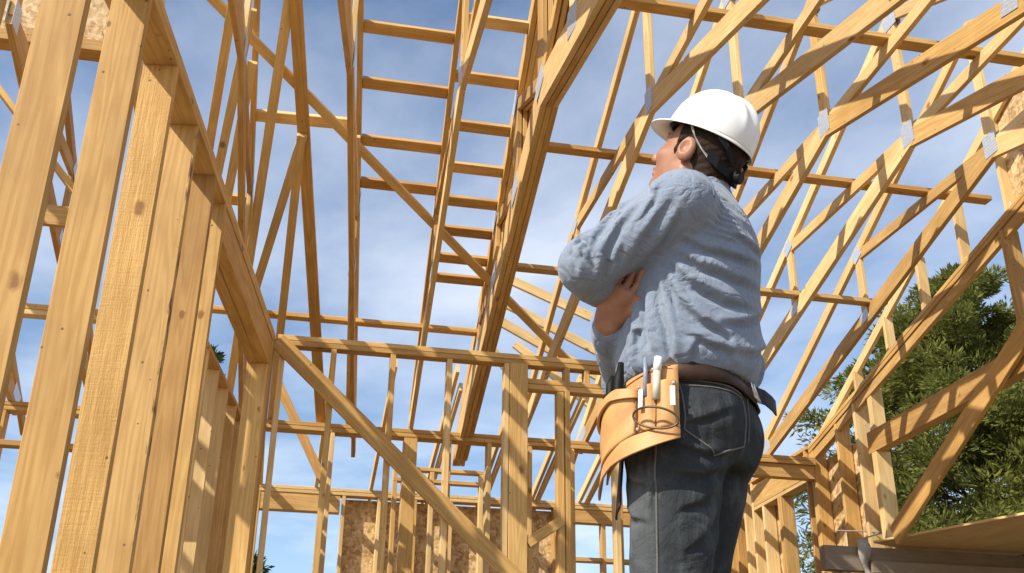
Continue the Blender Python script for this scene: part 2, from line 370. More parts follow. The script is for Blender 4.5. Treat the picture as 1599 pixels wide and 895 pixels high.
beam('top_plate', LWP(2.40, z=2.919), LWP(7.12, z=2.919), .137, .038, lw, WOOD)
for k, o in enumerate((-.035, -.105)):
    beam('header', LWP(5.15, o, 2.755-.002*k), LWP(7.0, o, 2.755-.002*k), .068, .185, lw, WOOD)
beam('header', LWP(5.15, -.07, 2.854), LWP(7.0, -.07, 2.854), .128, .012, lw, WOOD)
for j, y in enumerate((6.96, 7.0)):
    beam('trimmer_stud', LWP(y, z=.04), LWP(y, z=2.66), .14-.004*j, .038, lw, WOOD, upv=LDIR)
beam('king_stud', LWP(7.04, z=.04), LWP(7.04, z=2.862), .139, .038, lw, WOOD, upv=LDIR)
beam('king_stud', LWP(7.08, -.02, .04), LWP(7.08, -.02, 2.862), .089, .038, lw, WOOD, upv=LN)

# inner wall seen through the opening and further framing on the left
iw = thing('stud_wall', (-.6, 8.0, 0), 'inner stud wall dappled with light seen through the left wall opening', 'stud wall')
def IWX(y): return -.70+.125*(y-6.7)
for k in range(8):
    y = 6.75+.405*k; beam('stud', (IWX(y)-.045, y, .04), (IWX(y)-.045, y, 2.80), .089, .038, iw, random.choice([WOOD, WOODP]), upv=(0, 1, 0))
beam('top_plate', (IWX(6.7)-.045, 6.7, 2.82), (IWX(9.7)-.045, 9.7, 2.82), .089, .038, iw, WOOD); beam('bottom_plate', (IWX(6.7)-.045, 6.7, .02), (IWX(9.7)-.045, 9.7, .02), .089, .038, iw)
link('sheathing_panel', box_mesh(1.6, .012, 2.7, .001), OSB, iw, Matrix.Translation((IWX(8.9)-.10, 8.9, 1.40)) @ Matrix.Rotation(R(83), 4, 'Z'))
fw_ = thing('stud_wall', (-2.6, 7.3, 0), 'partition frame glimpsed between the nearest left studs', 'stud wall')
beam('top_plate', (-4.5, 7.3, 3.05), (-.75, 7.3, 3.05), .089, .038, fw_); beam('top_plate', (-4.5, 7.3, 3.01), (-.75, 7.3, 3.01), .086, .038, fw_)
beam('bottom_plate', (-4.5, 7.3, .02), (-.75, 7.3, .02), .089, .038, fw_)
beam('rail', (-4.5, 7.3, 2.1), (-.75, 7.3, 2.1), .084, .038, fw_)
for k in range(8): beam('stud', (-4.4+.46*k, 7.3, .04), (-4.4+.46*k, 7.3, 2.99), .038, .089, fw_, None, upv=(0, 1, 0))
beam('let_in_brace', (-3.9, 7.245, 2.9), (-1.0, 7.245, .5), .019, .14, fw_, upv=(0, 0, 1))
uh = thing('sheathed_header', (-2.2, 6.6, 4.5), 'strand board sheathed header at the top left corner behind the studs', 'header')
beam('beam', (-3.6, 6.6, 4.72), (-1.40, 6.6, 4.72), .14, .089, uh, WOOD)
link('sheathing_panel', box_mesh(2.2, .012, .75, .001), OSB, uh, Matrix.Translation((-2.5, 6.57, 5.145)))
for x in (-3.3, -2.7, -2.1, -1.5): beam('stud', (x, 6.63, 4.765), (x, 6.63, 5.5), .038, .089, uh, None, upv=(0, 1, 0))
for x in (-3.5, -1.47): beam('post', (x, 6.6, 0), (x, 6.6, 4.675), .089, .089, uh, WOOD, upv=(0, 1, 0))
beam('knee_brace', (-1.50, 6.5, 3.5), (-2.45, 6.5, 4.62), .038, .089, uh, WOOD, upv=(0, 1, 0))
beam('rail', (-3.45, 6.6, 3.42), (-1.52, 6.6, 3.42), .038, .14, uh, WOOD)

# ------------------------------------------------------------------ middle wall (2x4, 16 inch centres)
cw = thing('stud_wall', (1.0, 7.15, 0), 'middle stud wall with long diagonal brace across the room', 'stud wall')
yc = 7.145
beam('top_plate', (-.22, yc, 2.881), (2.95, yc, 2.881), .089, .037, cw, WOOD); beam('top_plate', (-.20, yc, 2.92), (2.97, yc, 2.92), .092, .037, cw, WOOD)
beam('bottom_plate', (-.22, yc, .02), (2.95, yc, .02), .089, .037, cw)
for x in (-.16, .19, .60, 1.0, 1.85, 2.20, 2.62, 2.92):
    beam('stud', (x, yc, .04), (x, yc, 2.862), .038, .087, cw, random.choice([WOOD, WOODP]), upv=(0, 1, 0))
beam('post', (1.495, yc, .04), (1.495, yc, 2.862), .13, .12, cw, WOOD, upv=(0, 1, 0))
beam('stud', (1.408, yc-.012, .04), (1.408, yc-.012, 2.86), .036, .087, cw, WOODP, upv=(0, 1, 0))
beam('header', (1.56, yc, 2.745), (2.18, yc, 2.745), .084, .038, cw, WOOD); beam('header', (1.56, yc, 2.704), (2.18, yc, 2.704), .086, .038, cw, WOOD)
beam('trimmer_stud', (1.80, yc, .04), (1.80, yc, 2.684), .05, .08, cw, WOOD, upv=(0, 1, 0))
beam('cripple_stud', (2.0, yc, 2.765), (2.0, yc, 2.862), .038, .08, cw, WOOD, upv=(0, 1, 0))
beam('let_in_brace', (-.20, 7.085, 2.885), (2.80, 7.085, .165), .019, .118, cw, WOOD)
beam('knee_brace', (1.565, 7.11, 1.60), (1.80, 7.11, 1.76), .038, .07, cw, WOOD)

# ------------------------------------------------------------------ bearing line at the far end of the trusses
bw = thing('bearing_wall', (2.4, 9.5, 0), 'far bearing plate on posts carrying the truss ends', 'stud wall')
beam('top_plate', (-4.2, 9.5, 2.985), (4.93, 9.5, 2.985), .137, .037, bw, WOOD); beam('top_plate', (-4.2, 9.5, 3.024), (4.93, 9.5, 3.024), .14, .037, bw, WOOD)
for x in (-3.9, -3.4, -2.9, -2.45, -2.0, -1.55, -1.1, -.22, .30, 1.35, 1.72, 2.1, 2.5, 2.95, 3.3):
    beam('stud', (x, 9.5, 0), (x, 9.5, 2.966), .038, .13, bw, None, upv=(0, 1, 0))
beam('post', (1.0, 9.5, 0), (1.0, 9.5, 2.966), .12, .13, bw, WOOD, upv=(0, 1, 0))
beam('header', (3.9, 9.5, 2.9), (4.92, 9.5, 2.9), .09, .13, bw, WOOD)
df = thing('door_frame', (1.6, 11.0, 0), 'small rough frame standing between the middle wall and strand board wall', 'door frame')
beam('head', (1.0, 11, 3.09), (1.94, 11, 3.09), .089, .038, df); beam('head', (1.0, 11, 2.97), (1.9, 11, 2.97), .085, .038, df)
for x in (1.02, 1.40, 1.92): beam('jamb', (x, 11, 0), (x, 11, 3.07), .045, .082, df, None, upv=(0, 1, 0))
single('prop', (-.29, 11, 3.98), (.32, 11, 2.86), .04, .09, 'leaning prop falling to the right behind the left end of middle wall', 'brace', 'loose braces', upv=(0, 0, 1))

# ------------------------------------------------------------------ strand board wall at the very back
ow = thing('sheathed_wall', (2.2, 12.0, 0), 'strand board sheathed back wall with window openings', 'wall')
beam('top_plate', (-.9, 12, 3.02), (4.9, 12, 3.02), .137, .037, ow, WOODP); beam('top_plate', (-.9, 12, 3.06), (4.9, 12, 3.06), .14, .037, ow, WOODP)
beam('header', (-.9, 12, 2.905), (.52, 12, 2.905), .12, .19, ow, WOOD); beam('header', (3.12, 12, 2.925), (4.5, 12, 2.925), .12, .15, ow, WOOD)
for x in (-.36, .56, .95, 1.35, 1.75, 2.15, 2.55, 2.95, 3.1, 3.95, 4.4, 4.8):
    beam('stud', (x, 12, 0), (x, 12, 3.0), .038, .13, ow, random.choice([WOOD, WOODP]), upv=(0, 1, 0))
beam('mullion', (3.52, 12, 0), (3.52, 12, 2.85), .05, .11, ow, WOOD, upv=(0, 1, 0)); beam('sill', (3.12, 12, 2.44), (3.93, 12, 2.44), .12, .045, ow, WOOD)
for x0, x1, z0, z1 in ((.545, 1.76, 0, 2.99), (1.763, 3.11, 0, 2.99), (3.94, 4.95, 0, 2.99), (3.113, 3.937, 0, 1.9), (-.9, -.35, 0, 2.8)):
    link('sheathing_panel', box_mesh(x1-x0, .012, z1-z0, .001), OSB, ow, Matrix.Translation(((x0+x1)/2, 12.08, (z0+z1)/2)))
for i, (x, dx) in enumerate(((-.35, .0), (.25, .0), (.85, .0), (1.45, .06), (2.08, .07), (2.68, .07), (3.24, .09), (3.9, .08), (4.5, .08))):
    r_ = thing('rafter', (x, 12, 3.1), f'{ORD[i]} rafter from the left rising off the strand board back wall', 'rafter', 'back rafters')
    beam('board', (x, 12.35, 2.99), (x, 9.75, 3.78), .036, .089, r_, WOODP)
    if dx: beam('board', (x+dx, 12.35, 2.985), (x+dx, 9.9, 3.65), .036, .089, r_, WOODP)
    plate((x-.021, 12.0, 3.10), (-1, 0, 0), (0, 1, -.3), .16, .08, r_)

# ------------------------------------------------------------------ right rake wall
rw = thing('rake_wall', (5.0, 8, 0), 'right side wall with sloping top plate, heavy beam and diagonal brace', 'wall')
def zr(y): return 3.21 + .235*(9.5-y)
xw = 5.0
for k in range(2):
    o = -.02-.04*k
    beam('top_plate', (xw, 9.56, zr(9.56)+o), (xw, 3.9, zr(3.9)+o), .14-.004*k, .038, rw, WOOD, upv=(0, 0, 1))
beam('rim_board', (xw-.036, 9.52, zr(9.52)-.125), (xw-.036, 3.9, zr(3.9)-.125), .04, .09, rw, WOOD)
for y, mt in ((9.53, WOOD), (9.49, WOOD), (8.98, WOOD), (8.62, WOODP)):
    beam('stud', (xw, y, 1.0), (xw, y, zr(y)-.09), .139, .038, rw, mt, upv=(0, 1, 0))
beam('post', (xw, 8.36, 2.02), (xw, 8.36, 2.80), .14, .075, rw, WOODP, upv=(0, 1, 0)); beam('post', (xw+.01, 8.36, 2.995), (xw+.01, 8.36, zr(8.36)-.1), .12, .07, rw, WOODP, upv=(0, 1, 0))
beam('header_beam', (xw-.02, 8.44, 2.90), (xw-.02, 4.2, 2.90), .10, .195, rw, WOOD)
for y in (6.22, 5.75, 5.2, 4.7): beam('cripple_stud', (xw, y, 3.0), (xw, y, zr(y)-.09), .138, .038, rw, WOOD, upv=(0, 1, 0))
beam('diagonal_brace', (xw-.10, 8.15, 2.03), (xw-.10, 5.3, 3.46), .038, .175, rw, WOOD)
link('sheathing_panel', box_mesh(1.05, .012, 2.4, .001), OSB, rw, Matrix.Translation((xw+.085, 8.98, 1.85)) @ Matrix.Rotation(R(90), 4, 'Z'))
# side wall behind it with a window
sw = thing('window_wall', (5.0, 10.8, 0), 'far right side wall with tall narrow window opening behind the man', 'wall')
beam('top_plate', (xw, 9.6, 3.19), (xw, 12, 3.19), .137, .037, sw); beam('header', (xw, 9.62, 3.02), (xw, 11.0, 3.02), .12, .23, sw, WOOD); beam('header', (xw, 9.62, 2.88), (xw, 11.0, 2.88), .13, .038, sw, WOODP)
for y, z1 in ((9.66, 3.17), (10.28, 2.86), (10.33, 2.86), (10.72, 2.86), (10.98, 3.17), (11.2, 3.17), (11.45, 3.17), (11.7, 3.17)):
    beam('stud', (xw, y, 0), (xw, y, z1), .137, .038, sw, random.choice([WOOD, WOODP]), upv=(0, 1, 0))
beam('window_sill', (xw, 9.68, 1.92), (xw, 10.26, 1.92), .14, .04, sw, WOODP)
link('sheathing_panel', box_mesh(1.7, .012, 3.1, .001), OSB, sw, Matrix.Translation((xw+.085, 11.15, 1.6)) @ Matrix.Rotation(R(90), 4, 'Z'))

# platform at lower right
pf = thing('scaffold_platform', (5.6, 7.6, 0), 'plywood platform on weathered beams at the lower right', 'platform')
beam('deck_board', (5.44, 8.62, 2.012), (6.62, 6.00, 2.012), 1.40, .02, pf, WOODP)
beam('ledger_beam', (4.36, 8.40, 1.87), (6.8, 8.40, 1.87), .09, .20, pf, WOODG); beam('ledger_beam', (4.75, 8.32, 1.80), (6.8, 8.32, 1.80), .05, .10, pf, WOODG)
beam('joist', (6.35, 8.3, 1.88), (6.35, 5.4, 1.88), .05, .19, pf, WOODG)
for x in (4.50, 6.30): beam('leg', (x, 8.47, 0), (x, 8.47, 1.76), .09, .09, pf, WOODG, upv=(0, 1, 0))
def tube(name, pts, r, mat, parent=None, nseg=6, M4=None, closed=False, rs=None):
    pts = [Vector(p) for p in pts]; n = len(pts); v = []; f = []
    pv = None
    for i, p in enumerate(pts):
        a = pts[(i-1) % n] if (closed or i) else p; b = pts[(i+1) % n] if (closed or i < n-1) else p
        d = (b-a).normalized()
        if pv is None: pv = d.orthogonal().normalized()
        pv = (pv - d*pv.dot(d)).normalized(); q = d.cross(pv)
        rad = rs[i] if rs else r
        for k in range(nseg):
            an = 2*math.pi*k/nseg; v.append(p + (pv*math.cos(an)+q*math.sin(an))*rad)
    for i in range(n if closed else n-1):
        for k in range(nseg):
            j = (i+1) % n; f.append((i*nseg+k, i*nseg+(k+1) % nseg, j*nseg+(k+1) % nseg, j*nseg+k))
    if not closed: f += [tuple(range(nseg-1, -1, -1)), tuple((n-1)*nseg+k for k in range(nseg))]
    return link(name, pydata(name, v, f, True), mat, parent, M4)
STRAP = simple('grey_webbing', (0.36, 0.33, 0.29), 0.9, noise=.3)
sv = []; 
for i in range(15):
    t_ = i/14; wd = .035+.02*math.sin(t_*7); x = 4.69+.05*t_*t_+.012*math.sin(9*t_); z = 2.03-.36*t_; y = 8.33 - .02*math.sin(5*t_)
    sv += [(x-wd, y+.01, z), (x+wd, y-.012, z), (x+wd, y-.004, z), (x-wd, y+.018, z)]
sf = [(i*4+k, i*4+(k+1) % 4, i*4+4+(k+1) % 4, i*4+4+k) for i in range(14) for k in range(4)]
tag(link('strap', pydata('strap', sv, sf, True), STRAP), 'grey cloth strap hanging over the platform corner beam', 'strap')
for i, pts in enumerate(([(4.78, 8.9, 2.22), (5.02, 8.5, 2.14), (4.7, 8.32, 2.03)],)):
    tag(tube('rope', pts, .006, STRAP), 'thin cord slung from wall studs to platform corner', 'rope')
# __PART2__
# ------------------------------------------------------------------ signed distance modelling for the person
def rc(p, a, b, ra, rb):
    a = np.array(a, float); b = np.array(b, float); d = b-a; t = np.clip(((p-a) @ d)/(d @ d), 0, 1)
    return np.linalg.norm(p-a-t[:, None]*d, axis=1) - (ra+(rb-ra)*t)
def ell(p, c, r, M=None):
    q = p-np.array(c, float)
    if M is not None: q = q @ M
    r = np.array(r, float); k0 = np.linalg.norm(q/r, axis=1); k1 = np.linalg.norm(q/(r*r), axis=1)
    return k0*(k0-1)/np.maximum(k1, 1e-9)
def smin(a, b, k): h = np.clip(.5+.5*(b-a)/k, 0, 1); return b+(a-b)*h-k*h*(1-h)
def smax(a, b, k): return -smin(-a, -b, k)
def loft(p, tab):
    """tab rows: z, centre x, half depth, half width"""
    T = np.array(tab, float); z = p[:, 2]
    cx = np.interp(z, T[:, 0], T[:, 1]); a = np.interp(z, T[:, 0], T[:, 2]); b = np.interp(z, T[:, 0], T[:, 3])
    k = np.sqrt(((p[:, 0]-cx)/a)**2 + (p[:, 1]/b)**2); d = (k-1)*np.minimum(a, b)
    return np.maximum(d, np.maximum(T[0, 0]-z, z-T[-1, 0]))
def surfnet(fn, lo, hi, h):
    lo = np.array(lo, float); n = np.ceil((np.array(hi)-lo)/h).astype(int)+1
    B = 8; n = ((n+B-1)//B)*B
    nb = n//B; ci = np.stack(np.meshgrid(*[np.arange(k) for k in nb], indexing='ij'), -1).reshape(-1, 3)
    dc = fn(lo+(ci*B+B/2)*h); V = np.empty(tuple(n), np.float32)
    Vb = V.reshape(nb[0], B, nb[1], B, nb[2], B)
    near = np.abs(dc) < B*h*1.9
    for (i, j, k), d in zip(ci[~near], dc[~near]): Vb[i, :, j, :, k, :] = d
    loc = np.stack(np.meshgrid(*[np.arange(B)]*3, indexing='ij'), -1).reshape(-1, 3)
    idx = ci[near]
    for s in range(0, len(idx), 400):
        blk = idx[s:s+400]; P = lo+((blk[:, None, :]*B+loc[None])*h).reshape(-1, 3)
        val = fn(P).reshape(-1, B, B, B)
        for q, (i, j, k) in enumerate(blk): Vb[i, :, j, :, k, :] = val[q]
    S = V < 0; c = [(i, j, k) for i in (0, 1) for j in (0, 1) for k in (0, 1)]
    sl = lambda A, o: A[o[0]:A.shape[0]-1+o[0], o[1]:A.shape[1]-1+o[1], o[2]:A.shape[2]-1+o[2]]
    cnt = sum(sl(S, o).astype(np.int8) for o in c); act = (cnt > 0) & (cnt < 8)
    ids = np.argwhere(act); idm = -np.ones(act.shape, np.int64); idm[act] = np.arange(len(ids))
    acc = np.zeros((len(ids), 3)); num = np.zeros(len(ids))
    for a in c:
        for ax in range(3):
            if a[ax]: continue
            b = list(a); b[ax] = 1
            va = V[tuple((ids+np.array(a)).T)]; vb = V[tuple((ids+np.array(b)).T)]
            mk = (va < 0) != (vb < 0); t = va[mk]/(va[mk]-vb[mk])
            pt = np.tile(np.array(a, float), (mk.sum(), 1)); pt[:, ax] += t
            acc[mk] += pt; num[mk] += 1
    verts = lo+(ids+acc/num[:, None])*h
    faces = []
    for ax in range(3):
        u, v = (ax+1) % 3, (ax+2) % 3
        a = [slice(None)]*3; b = [slice(None)]*3; a[ax] = slice(0, -1); b[ax] = slice(1, None)
        E_ = np.argwhere(S[tuple(a)] != S[tuple(b)])
        E_ = E_[(E_[:, u] > 0) & (E_[:, v] > 0) & (E_[:, u] < n[u]-1) & (E_[:, v] < n[v]-1)]
        q = []
        for du, dv in ((-1, -1), (0, -1), (0, 0), (-1, 0)):
            o = E_.copy(); o[:, u] += du; o[:, v] += dv; q.append(idm[tuple(o.T)])
        q = np.stack(q, 1); flip = ~S[tuple(E_.T)]
        q[flip] = q[flip][:, ::-1]; faces.append(q[(q >= 0).all(1)])
    return verts, np.concatenate(faces)
def sdfmesh(name, fn, lo, hi, h, relax=0):
    v, f = surfnet(fn, lo, hi, h)
    relax = relax or 1
    me = bpy.data.meshes.new(name); me.vertices.add(len(v)); me.loops.add(len(f)*4); me.polygons.add(len(f))
    if relax:
        for _ in range(relax):
            s = np.zeros_like(v); c = np.zeros(len(v))
            for i in range(4):
                np.add.at(s, f[:, i], v[f[:, (i+1) % 4]]); np.add.at(c, f[:, i], 1)
                np.add.at(s, f[:, i], v[f[:, (i-1) % 4]]); np.add.at(c, f[:, i], 1)
            v = v*.5+.5*s/np.maximum(c, 1)[:, None]
    me.vertices.foreach_set('co', v.astype(np.float32).ravel())
    me.loops.foreach_set('vertex_index', f.astype(np.int32).ravel())
    me.polygons.foreach_set('loop_start', np.arange(0, len(f)*4, 4, dtype=np.int32))
    me.polygons.foreach_set('use_smooth', np.ones(len(f), bool))
    me.update(calc_edges=True); me.validate()
    return me

# ------------------------------------------------------------------ the man: local x forward, y to his left, z up
MAN = thing('person', (.885, 2.27, 0), 'man in blue work shirt and dark jeans, arms crossed, looking up', 'person')
MAN.rotation_euler = (0, 0, R(140.5))
MM = Matrix.Translation((.885, 2.27, 0)) @ Matrix.Rotation(R(140.5), 4, 'Z')
def rel(me, name, mat, parent=MAN): return link(name, me, mat, parent, MM)
# head frame
HC = np.array((-.060, .005, 1.596))
HR = (Matrix.Rotation(R(-5), 3, 'Z') @ Matrix.Rotation(R(-31), 3, 'Y'))
HRn = np.array(HR)                                  # head-local -> man-local
MH = MM @ Matrix.Translation(HC) @ HR.to_4x4()
def hl(p): return (p-HC) @ HRn
def hw(q): return tuple(HC+HRn @ np.array(q, float))

NECK = (-.065, 0, 1.47)
LSH, LEL = (-.070, .185, 1.375), (.150, .240, 1.235)
RSH, REL = (-.055, -.175, 1.375), (.205, -.13, 1.075)
RWR = (.146, .128, 1.125)                           # right wrist, by the left ribs
LWRI = (.20, -.10, 1.275)
def hand(p, wrist, knuck, tip, side, k=.012):
    """palm from wrist to knuckles, four curled fingers to tip, thumb on one side"""
    W_, K_, T_, S_ = [np.array(x, float) for x in (wrist, knuck, tip, side)]
    S_ = S_/np.linalg.norm(S_); d = None
    for i, (o, ln) in enumerate(((-.030, .86), (-.010, 1.0), (.011, .96), (.031, .78))):
        kb = K_+S_*o; pal = rc(p, W_+S_*o*.55, kb, .017, .0125); d = pal if d is None else smin(d, pal, .016)
    nrm = np.cross(T_-K_, S_); nrm /= np.linalg.norm(nrm)
    for i, (o, ln) in enumerate(((-.033, .82), (-.0112, 1.0), (.0112, .95), (.033, .76))):
        kb = K_+S_*o; v = (T_-K_)*ln; m1 = kb+v*.48-nrm*.009; m2 = kb+v*.8-nrm*.003; tp = kb+v+nrm*.006
        fi = np.minimum(np.minimum(rc(p, kb, m1, .0098, .0088), rc(p, m1, m2, .0090, .0080)), rc(p, m2, tp, .0080, .0066))
        d = smin(d, fi, .0025)
    tb = W_+(K_-W_)*.30-S_*.030; tm = tb+(K_-W_)*.35-S_*.022; tt = tm+(K_-W_)*.38-S_*.004
    d = smin(d, np.minimum(rc(p, tb, tm, .0135, .0115), rc(p, tm, tt, .0115, .0085)), .010)
    return d
def body(p):
    q = hl(p)
    d = ell(q, (-.012, 0, .035), (.100, .077, .092))
    d = smin(d, ell(q, (.030, 0, -.030), (.066, .060, .085)), .03)
    d = smin(d, ell(q, (.070, 0, -.100), (.024, .026, .020)), .03)
    for s in (1, -1):
        d = smin(d, rc(q, (-.012, .052*s, -.058), (.058, .020*s, -.100), .017, .016), .02)
        d = smin(d, ell(q, (.066, .036*s, -.026), (.024, .022, .020)), .02)
        d = smin(d, rc(q, (.088, .012*s, .026), (.072, .046*s, .026), .010, .008), .012)
        d = smax(d, -ell(q, (.098, .031*s, .004), (.016, .017, .010)), .010)
        d = smin(d, ell(q, (.078, .030*s, .003), (.0125, .0125, .0125)), .003)
        er = smax(ell(q, (-.012, .080*s, -.008), (.025, .012, .033)), -ell(q, (-.008, .094*s, -.004), (.014, .012, .020)), .004)
        d = smin(d, er, .006)
    d = smin(d, rc(q, (.096, 0, .012), (.116, 0, -.026), .008, .0125), .010)
    d = smin(d, ell(q, (.104, 0, -.032), (.012, .017, .008)), .006)
    d = smin(d, ell(q, (.092, 0, -.058), (.013, .024, .006)), .006)
    d = smin(d, ell(q, (.090, 0, -.070), (.013, .021, .006)), .006)
    d = smin(d, rc(p, hw((-.030, 0, -.055)), NECK, .056, .062), .03)
    d = smin(d, rc(p, NECK, (-.05, 0, 1.38), .062, .09), .03)
    d = smin(d, loft(p, [(.70, 0, .10, .14), (.95, 0, .11, .15), (1.1, -.01, .11, .14), (1.3, -.035, .105, .16), (1.42, -.05, .08, .12)]), .03)
    for a, b, c, h_ in ((LSH, LEL, LWRI, None), (RSH, REL, RWR, None)):
        d = smin(d, rc(p, a, b, .056, .046), .02)
        d = smin(d, rc(p, b, c, .045, .029), .015)
    return d
def body_all(p):
    d = body(p)
    d = smin(d, hand(p, (.142, .142, 1.130), (.094, .184, 1.190), (.052, .192, 1.252), (.78, .22, .50)), .012)
    d = smin(d, hand(p, LWRI, (.15, -.19, 1.30), (.10, -.25, 1.31), (0, .2, 1)), .012)
    return d
def skin_mat():
    M = MT('skin'); co = M.n('TexCoord').outputs['Object']
    nz = M.n('TexNoise', Scale=28.0, Detail=5.0); M.l(co, nz.inputs['Vector'])
    col = M.ramp(nz.outputs['Fac'], [(0.3, (0.29, 0.125, 0.068)), (0.7, (0.41, 0.205, 0.122))])
    n2 = M.n('TexNoise', Scale=240.0, Detail=3.0); M.l(co, n2.inputs['Vector']); M.bump(n2.outputs['Fac'], 0.25, 0.0008)
    M.set(Base__Color=col, Roughness=0.5, Specular__IOR__Level=0.4, Subsurface__Weight=0.05, Subsurface__Radius=(0.012, 0.005, 0.003), Subsurface__Scale=0.5)
    return M.m
rel(sdfmesh('body', body_all, (-.24, -.36, .80), (.30, .36, 1.86), .0037), 'body', skin_mat())

# hair under the hat
def hair(p):
    q = hl(p)
    d = ell(q, (-.014, 0, .032), (.107, .083, .098))
    nap = ell(q, (-.062, 0, -.050), (.050, .060, .060)); d = smin(d, nap, .03)
    cut = smax(q[:, 0]-.040+.25*np.maximum(.06-q[:, 2], 0), -(q[:, 2]+.100), .004)
    ear_gap = -ell(q, (-.004, .095, -.012), (.030, .05, .040)); ear_gap2 = -ell(q, (-.004, -.095, -.012), (.030, .05, .040))
    lower = -(q[:, 2]+.030) - .9*np.maximum(-.02-q[:, 0], 0)
    d = smax(smax(smax(smax(d, cut, .006), ear_gap, .006), ear_gap2, .006), lower, .008)
    sb = np.minimum(ell(q, (.026, .062, .004), (.009, .008, .030)), ell(q, (.026, -.062, .004), (.009, .008, .030)))
    d = smin(d, sb, .006)
    return d + .0022*np.sin(q[:, 1]*260+q[:, 2]*90)*np.sin(q[:, 0]*110+q[:, 2]*140)
HAIR = simple('dark_hair', (0.028, 0.016, 0.009), 0.7, noise=.5, scale=180, bump=.003, spec=.15)
rel(sdfmesh('hair', hair, HC-.2, HC+.2, .0045), 'hair', HAIR)
for s in (1, -1):
    tube('eyebrow', [(.094, .014*s, .032), (.088, .032*s, .037), (.074, .048*s, .032)], .004, HAIR, MAN, M4=MH, rs=[.0035, .0045, .002])
    me = bpy.data.meshes.new('eye'); bm = bmesh.new(); bmesh.ops.create_uvsphere(bm, u_segments=12, v_segments=8, radius=.0118); bm.to_mesh(me); bm.free()
    link('eye', me, simple('eye_white', (.34, .31, .29), .2, noise=.05), MAN, MH @ Matrix.Translation((.0765, .0300*s, .003)))

# shirt
TAB = [(.985, .0, .148, .172), (1.00, .0, .158, .182), (1.03, -.002, .168, .192), (1.08, -.006, .170, .194), (1.15, -.010, .164, .190), (1.24, -.022, .160, .196), (1.31, -.036, .154, .202), (1.365, -.050, .136, .192), (1.41, -.060, .112, .158), (1.45, -.066, .088, .105), (1.49, -.068, .068, .078)]
def torso(p): return loft(p, TAB)
def surf_pt(th, z):
    T = np.array(TAB); cx = np.interp(z, T[:, 0], T[:, 1]); a = np.interp(z, T[:, 0], T[:, 2]); b = np.interp(z, T[:, 0], T[:, 3])
    return np.array((cx+a*math.cos(th), b*math.sin(th), z))
# folds: (angle, height) pairs; 0 = front, 90 = his left side, 180 = spine
FOLDS = []
def add_fold(pts, nrm, A, w):
    pts = np.array(pts); nrm = np.array(nrm); FOLDS.append((pts, nrm, A, w, pts.mean(0), np.linalg.norm(pts-pts.mean(0), axis=1).max()+4*w))
def fold(seq, A=.007, w=.013):
    pts = [surf_pt(R(a), z) for a, z in seq]; add_fold(pts, [np.array((math.cos(R(a)), math.sin(R(a)), 0)) for a, z in seq], A, w)
def arm_fold(a, b, ra, rb, seq, A=.006, w=.012):
    a = np.array(a); b = np.array(b); d = b-a; L = np.linalg.norm(d); d = d/L; lf_ = np.cross((0, 0, 1.), d); lf_ /= np.linalg.norm(lf_); uf = np.cross(d, lf_)
    pts, nn = [], []
    for t, an in seq:
        o = lf_*math.cos(R(an))+uf*math.sin(R(an)); pts.append(a+d*t*L+o*(ra+(rb-ra)*min(t, 1))); nn.append(o)
    add_fold(pts, nn, A, w)
fold([(100, 1.29), (125, 1.262), (155, 1.262), (192, 1.285)], .008, .013)
fold([(98, 1.262), (120, 1.222), (150, 1.208), (192, 1.225)], .010, .015)
fold([(97, 1.235), (115, 1.18), (140, 1.150), (182, 1.155)], .011, .016)
fold([(95, 1.21), (106, 1.14), (122, 1.09), (146, 1.062)], .011, .014)
fold([(88, 1.20), (94, 1.12), (101, 1.05), (104, 1.0)], .010, .013)
fold([(76, 1.18), (80, 1.10), (85, 1.02)], .010, .012)
fold([(63, 1.16), (66, 1.08), (67, 1.01)], .009, .012)
fold([(205, 1.20), (180, 1.145), (155, 1.105), (130, 1.085)], .009, .013)
fold([(212, 1.11), (186, 1.07), (165, 1.04), (143, 1.03)], .010, .013)
fold([(205, 1.33), (180, 1.312), (158, 1.312), (138, 1.325)], .006, .012)
fold([(112, 1.06), (128, 1.035), (150, 1.028)], .008, .010)
for k in range(6):
    fold([(113+1.5*k, 1.382-.017*k), (130+2*k, 1.374-.016*k), (150+3*k, 1.370-.014*k)], .0038, .0065)
for a, z_, da, w_ in ((58, 1.05, 6, .010), (96, 1.075, 9, .013), (118, 1.05, -8, .009), (143, 1.07, 12, .012), (178, 1.05, -9, .010), (196, 1.07, 5, .012)):
    fold([(a, z_), (a+da*.6, 1.015), (a+da, .985)], .006, w_)
LA = (LSH, LEL, .079, .062)
for sq in ([(1.10, -10), (.95, 15), (.85, 50)], [(.98, -85), (.80, -48), (.66, -20)], [(.72, 15), (.52, 38), (.40, 70)], [(1.05, 60), (.9, 80), (.75, 110)], [(.45, -10), (.25, 8), (.08, 35)], [(.95, -40), (.97, 0), (1.0, 35)]):
    arm_fold(*LA, sq, .006, .0085)
arm_fold(*LA, [(1.08, -75), (.86, -20), (.60, 12), (.30, 28)], .008, .013)
arm_fold(*LA, [(1.02, -20), (.82, 22), (.55, 48), (.25, 60)], .008, .013)
arm_fold(*LA, [(1.10, 20), (.93, 50), (.72, 78)], .007, .011)
arm_fold(*LA, [(1.0, -60), (.90, -25), (.86, 15), (.92, 50)], .008, .010)
arm_fold(*LA, [(.80, -75), (.55, -38), (.28, -15), (.05, 0)], .007, .014)
arm_fold(*LA, [(.55, -80), (.30, -50), (.08, -28)], .007, .012)
arm_fold(*LA, [(.10, 62), (.16, 35), (.18, 5)], .006, .010)
arm_fold(*LA, [(1.12, -40), (1.03, 0), (1.02, 40)], .007, .009)
